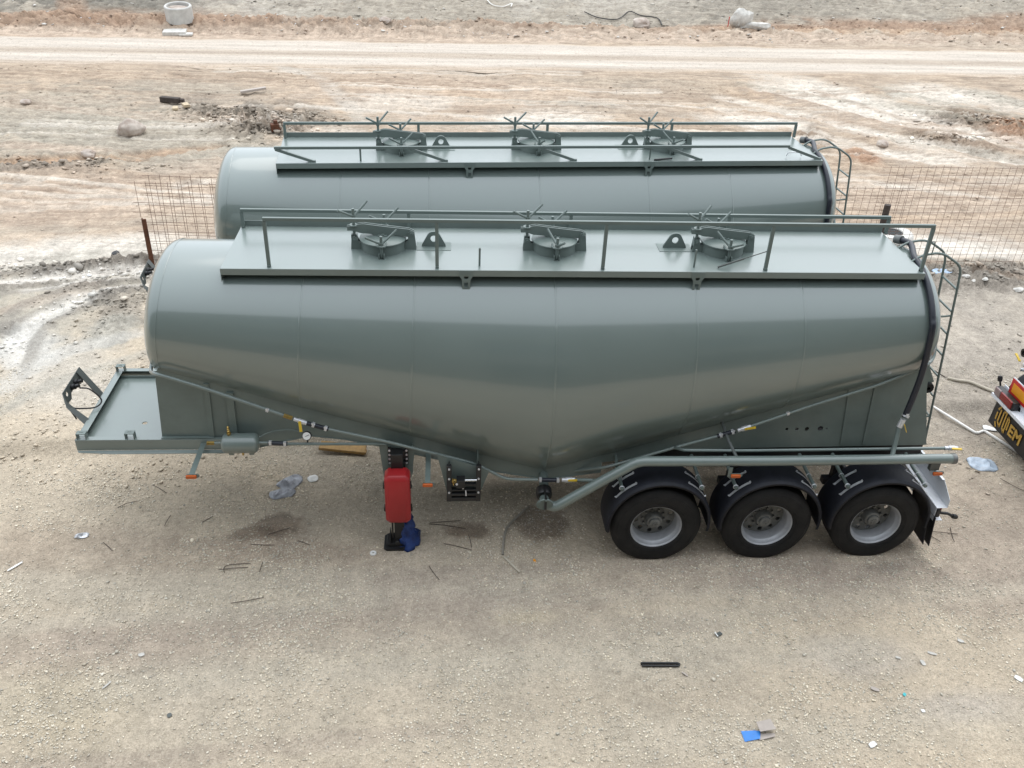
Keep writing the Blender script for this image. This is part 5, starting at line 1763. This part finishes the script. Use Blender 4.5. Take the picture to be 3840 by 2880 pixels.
# hoses and pipes on the ground
def ground_line(name, label, cat, m, pts, r, k=5, straight=False, seg=10, flat=1.):
    c = pts[len(pts) // 2]
    P_ = bend_path([(x, y, 0) for x, y in pts], .05) if straight else smooth_path([(x, y, 0) for x, y in pts], k)
    zc = gh(*c)
    q = [(p.x - c[0], p.y - c[1], gh(p.x, p.y) - zc + r * flat * .9) for p in P_]
    mb = MB().tube(q, r, seg)
    o = mb.build(name, M[m], None)
    o.location = (c[0], c[1], zc)
    o.scale = (1, 1, 1)
    return tag(o, label, cat)


ground_line('water_pipe', 'rigid white plastic pipe with a kink, running under the parked trailer', 'pipe', 'pvc', [(4.55, 3.80), (5.33, 2.53), (5.47, 2.60), (5.75, 1.92), (6.2, 1.0)], .021, straight=True)
ground_line('flat_hose', 'frayed cream hose lying behind the rear ladder', 'hose', 'fhose', [(5.50, 3.86), (5.62, 3.80), (5.80, 3.74), (5.92, 3.60), (6.02, 3.47), (6.10, 3.30)], .026)
ground_line('garden_hose', 'grey hose curving out from under the discharge pipe', 'hose', 'ghose', [(-1.38, 1.0), (-1.52, .83), (-1.67, .62), (-1.73, .38), (-1.755, .13)], .016)
ground_line('strip_offcut', 'pale flat strip at the end of the grey hose', 'strip', 'fhose', [(-1.745, .10), (-1.66, -.03), (-1.57, -.17)], .015)
ground_line('thin_wire', 'thin brown wire at the foot of the rear ladder', 'wire', 'drkrebar', [(5.32, 4.35), (5.40, 4.15), (5.50, 3.90)], .008)

# blue tarp bundled behind the landing leg
tb = MB()
nu, nv = 14, 12
from mathutils import noise as mnoise
vs = []
for i in range(nu + 1):
    for j in range(nv + 1):
        a, b = i / nu, j / nv
        th = -.6 + 2.9 * a
        rad = .10 + .085 * b + .035 * mnoise.noise(Vector((a * 6, b * 4, 1.3)))
        x = -2.93 + rad * math.sin(th) * .78 + .05 * b * b
        y = .40 - rad * math.cos(th) * (.55 + .55 * b) + .02
        x += .035 * abs(mnoise.noise(Vector((a * 14, b * 3, 2.))))
        z = .50 * (1 - b) + .006 + .05 * max(0, mnoise.noise(Vector((a * 5, b * 6, 7.)))) * (1 - b * .5)
        z *= (.75 + .3 * math.sin(th * 1.2 + .4))
        vs.append((x + .05 * mnoise.noise(Vector((a * 9, b * 8, 3.))), y + .05 * mnoise.noise(Vector((a * 8, b * 9, 5.))), max(.012, z)))
tb.add(vs, [(i * (nv + 1) + j, i * (nv + 1) + j + 1, (i + 1) * (nv + 1) + j + 1, (i + 1) * (nv + 1) + j) for i in range(nu) for j in range(nv)])
o = tb.build('tarp', M['tarp'], None, solid=.004, off=(-2.9, .4, 0), ang=70)
o.location = (-2.9, .4, 0)
tag(o, 'crumpled blue tarp bundled behind the black landing leg', 'tarp')


def crumple(w, d, h, seed, n=12, fold=None):
    mb = MB()
    vs = []
    rr = random.Random(seed)
    for i in range(n + 1):
        for j in range(n + 1):
            u, v = i / n * 2 - 1, j / n * 2 - 1
            rad = 1 - .25 * (abs(u) ** 3) * (abs(v) ** 3) + .12 * mnoise.noise(Vector((u * 1.6, v * 1.6, seed)))
            z = h * max(0, .35 + .9 * mnoise.noise(Vector((u * 2.2 + seed, v * 2.2, .5)))) * (1.05 - max(abs(u), abs(v)) ** 2)
            vs.append((u * w * rad, v * d * rad * (1 - .25 * u * (seed % 2)), z + .004))
    mb.add(vs, [(i * (n + 1) + j, i * (n + 1) + j + 1, (i + 1) * (n + 1) + j + 1, (i + 1) * (n + 1) + j) for i in range(n) for j in range(n)])
    return mb


put(crumple(.17, .12, .07, 3), 'plastic_bag', 'plastic_bag', 'clear crumpled plastic bag under the near trailer, upper piece of two', 'plastic bag', (-4.42, 1.55, .005), .9, solid=.002)
put(crumple(.16, .10, .06, 4), 'plastic_bag', 'plastic_bag', 'clear crumpled plastic bag under the near trailer, lower piece of two', 'plastic bag', (-4.50, 1.32, .005), .3, solid=.002)
put(crumple(.07, .07, .02, 6, 6), 'paper_scrap', 'paper', 'small greyish paper scrap right of the clear plastic bags', 'paper', (-4.15, 1.62, .004), .2, solid=.002)
put(crumple(.20, .155, .08, 8), 'plastic_bag', 'bluebag', 'bluish crumpled plastic bag beyond the end of the discharge pipe', 'plastic bag', (5.03, 1.80, .005), -.15, solid=.002)
put(crumple(.10, .06, .02, 9, 6), 'paper_scrap', 'paper', 'white scrap lying against the black mud flap at the frame edge', 'paper', (5.60, 2.66, .01), -.5, solid=.002)
put(MB().lathe([(.016, 0), (.036, 0), (.038, .008), (.036, .02), (.016, .02), (.016, 0)], (0, 0, 0), (0, 0, 1), 24), 'tape_roll', 'paper', 'small white ring lying in front of the landing leg', 'tape roll', (-3.275, .19))
put(crumple(.08, .05, .05, 12, 6), 'foil_scrap', 'zinc', 'folded silvery foil scrap on the gravel at the left', 'foil', (-6.72, .58, .004), .2, solid=.002)
put(crumple(.015, .030, .012, 14, 5), 'orange_scrap', 'signyel', 'tiny orange scrap below the discharge flange', 'scrap', (-1.385, .03, .002), .2, solid=.002)
# blue and grey cardboard
o = thing('torn_carton', 'torn carton with a blue printed flap and a grey flap, front gravel', 'carton', (.55, -2.42, gh(.55, -2.42)), .08)
MB().plate([(-.145, -.055), (.01, -.045), (.04, .03), (-.02, .045), (-.145, .055)], (0, 0, .022), (1, 0, .05), (0, 1, .10), .004).build('blue_flap', M['bluecard'], o)
MB().plate([(.02, .0), (.185, .005), (.165, .115), (.015, .10)], (0, 0, .062), (1, 0, .02), (0, 1, .12), .004).build('grey_flap', M['card'], o)
MB().plate([(.0, -.055), (.165, -.035), (.175, .0), (.03, .01)], (0, 0, .012), (1, 0, .02), (0, 1, .08), .004).build('under_flap', M['card'], o)
# black rubber strip folded double
o = MB().tube(bend_path([(-.19, -.016, .016), (.19, -.020, .016), (.205, .0, .016), (.19, .016, .016), (-.19, .020, .016), (-.19, .0, .016)], .015), .0115, 8).build('rubber_strip', M['black'], None)
o.location = (-.215, -1.54, gh(-.215, -1.54)); o.rotation_euler = (0, 0, -.03)
tag(o, 'black folded rubber strip on the gravel in front of the wheels', 'rubber strip')
o = thing('packet', 'small grey packet with a white rim on the gravel below the middle wheel', 'packet', (.505, -1.16, gh(.505, -1.16)), .5)
MB().box((0, 0, .012), (.07, .045, .02)).build('body', M['dkpaint'], o, bevel=.004)
MB().bar((-.036, -.025, .02), (-.03, .035, .028), .012, .006).build('rim', M['paper'], o)
# paper chips
for lab, x, y, w, d, a, m in (('large white paper chip right of the torn carton', 1.63, -2.56, .060, .036, .5, 'paper'), ('beige flat card chip up and right of the torn carton', 1.93, -1.92, .055, .03, -.4, 'card'), ('tiny turquoise scrap near the right side', 2.20, -2.0, .026, .022, .8, 'teal'),
                          ('white chip at the right frame edge', 3.50, -1.84, .05, .035, -.8, 'paper'), ('long pale chip, top of the chips at the right', 2.73, -1.49, .06, .02, -.5, 'wconcrete'), ('pale chip just below the long one at the right', 2.575, -1.61, .03, .045, .2, 'wconcrete'),
                          ('pale stone flake right of the long chip', 3.13, -1.33, .045, .03, -.4, 'wconcrete'), ('white triangular chip under the turquoise scrap', 2.30, -2.20, .022, .026, .1, 'paper'), ('pale chip at the bottom right corner', 3.13, -2.78, .03, .035, .3, 'wconcrete'),
                          ('pale chip near the black rubber strip end', .02, -1.67, .045, .014, -.8, 'card'), ('white curved offcut at the far left of the gravel', -7.28, .08, .11, .018, .9, 'paper'), ('short pale chip left of the long chip', 2.34, -1.53, .035, .018, -.3, 'wconcrete'),
                          ('bright stone chip at the left on the gravel', -5.52, -1.25, .04, .03, .3, 'wconcrete'), ('pale flake beside the wide gravel track at lower left', -5.75, -1.62, .07, .012, .9, 'wconcrete'), ('dark stone bit at lower left', -5.05, -2.0, .03, .028, .6, 'dkpaint')):
    rr = random.Random(int(x * 100))
    out = [(w * rr.uniform(.8, 1.1) * sx, d * rr.uniform(.8, 1.1) * sy) for sx, sy in ((-1, -.7), (-.2, -1), (.9, -.8), (1, .6), (.1, 1), (-.9, .8))]
    out = [(a_ * .82, b_ * .82) for a_, b_ in out]
    put(MB().plate(out, (0, 0, .012), (1, 0, rr.uniform(-.1, .1)), (0, 1, rr.uniform(-.15, .15)), .005), 'chip', m, lab, 'chip', (x, y), a)

# scraps of tying wire
for lab, pts in (('thin rusty wire right of the landing leg, upper of the pair', [(-2.62, .72), (-2.42, .735), (-2.24, .75)]),
                 ('thin rusty wire right of the landing leg, lower of the pair', [(-2.63, .70), (-2.40, .66), (-2.18, .60)]),
                 ('bent wire lying right below the blue tarp', [(-2.45, .335), (-2.32, .30), (-2.12, .215)]),
                 ('upright-looking wire beside the oil stain right of the tarp', [(-2.15, .48), (-2.13, .38), (-2.12, .27)]),
                 ('wire scrap in front of the landing leg, pointing to the viewer', [(-2.62, -.04), (-2.57, -.14), (-2.50, -.27)]),
                 ('curled wire hook on the gravel left of the leg', [(-4.93, -.09), (-4.95, -.01), (-4.90, .035), (-4.80, .045), (-4.66, .045)]),
                 ('straight wire crossing the curled hook', [(-5.0, -.05), (-4.85, -.03), (-4.68, -.01)]),
                 ('short upright-looking wire right of the curled hook', [(-4.53, .07), (-4.535, -.01), (-4.54, -.08)]),
                 ('long wire alone on the gravel below the hook', [(-4.76, -.57), (-4.60, -.54), (-4.42, -.50)]),
                 ('wire above the wet stain, left of the landing leg', [(-4.72, .37), (-4.58, .36), (-4.44, .36)]),
                 ('wire lying across the brown stain left of the leg', [(-4.55, .55), (-4.43, .60), (-4.30, .66)]),
                 ('short wire below the stain, slanting down', [(-4.18, .43), (-4.10, .39), (-4.02, .34)]),
                 ('upright-looking wire at left below the front side lamp', [(-5.78, .92), (-5.79, .82), (-5.80, .72)]),
                 ('short slanting wire near the front side lamp', [(-5.37, .78), (-5.32, .84), (-5.27, .89)]),
                 ('slanting wire left of the front side lamp', [(-6.46, 1.08), (-6.36, 1.15), (-6.25, 1.20)]),
                 ('wire just under the amber front side lamp', [(-6.16, 1.52), (-6.06, 1.46), (-5.94, 1.36)]),
                 ('short wire far left on the gravel', [(-6.43, .45), (-6.34, .36), (-6.27, .28)]),
                 ('long wire behind the last wheel', [(3.44, .57), (3.53, .43), (3.66, .23)]),
                 ('wire of a crossed pair at the rear, lying flat', [(3.62, .42), (3.78, .40), (3.95, .37)]),
                 ('wire of a crossed pair at the rear, standing across', [(3.92, .50), (3.87, .36), (3.83, .22)]),
                 ('thin long wire on the dirt right of the rear bumper', [(5.10, 1.46), (5.22, 1.28), (5.36, 1.10)]),
                 ('small dark wire curl right of the rear bumper', [(5.05, .40), (5.12, .36), (5.14, .28)])):
    c = pts[1]
    rr = random.Random(int(c[0] * 1000))
    q = [(x - c[0], y - c[1], gh(x, y) - gh(*c) + .010 + rr.uniform(0, .012)) for x, y in pts]
    o = MB().tube(smooth_path(q, 4), .0040, 6).build('wire_scrap', M['drkrebar'], None)
    o.location = (c[0], c[1], gh(*c))
    tag(o, lab, 'wire', 'scraps of rusty tying wire')

put(crumple(.20, .11, .07, 17), 'plastic_sheet', 'bluesheet', 'pale blue plastic sheet on the dark soil behind the ladder of the front trailer', 'plastic sheet', (7.45, 8.0, .01), .2, solid=.003)
for lab, x, y, w, a in (('white lump on the dark soil right of the ladder top', 7.80, 7.74, .07, .3), ('white lump just right of the first one by the ladder', 7.93, 7.66, .06, .9), ('pale chunk further right of the ladder on the dark soil', 8.07, 7.52, .06, .5), ('large pale flake alone right of the ladder', 8.52, 7.10, .085, .1)):
    put(lump(w, int(a * 10) + 40, 1.3, .8, .5, 2, .3), 'scrap', 'wconcrete', lab, 'scrap', (x, y, w * .2), a)
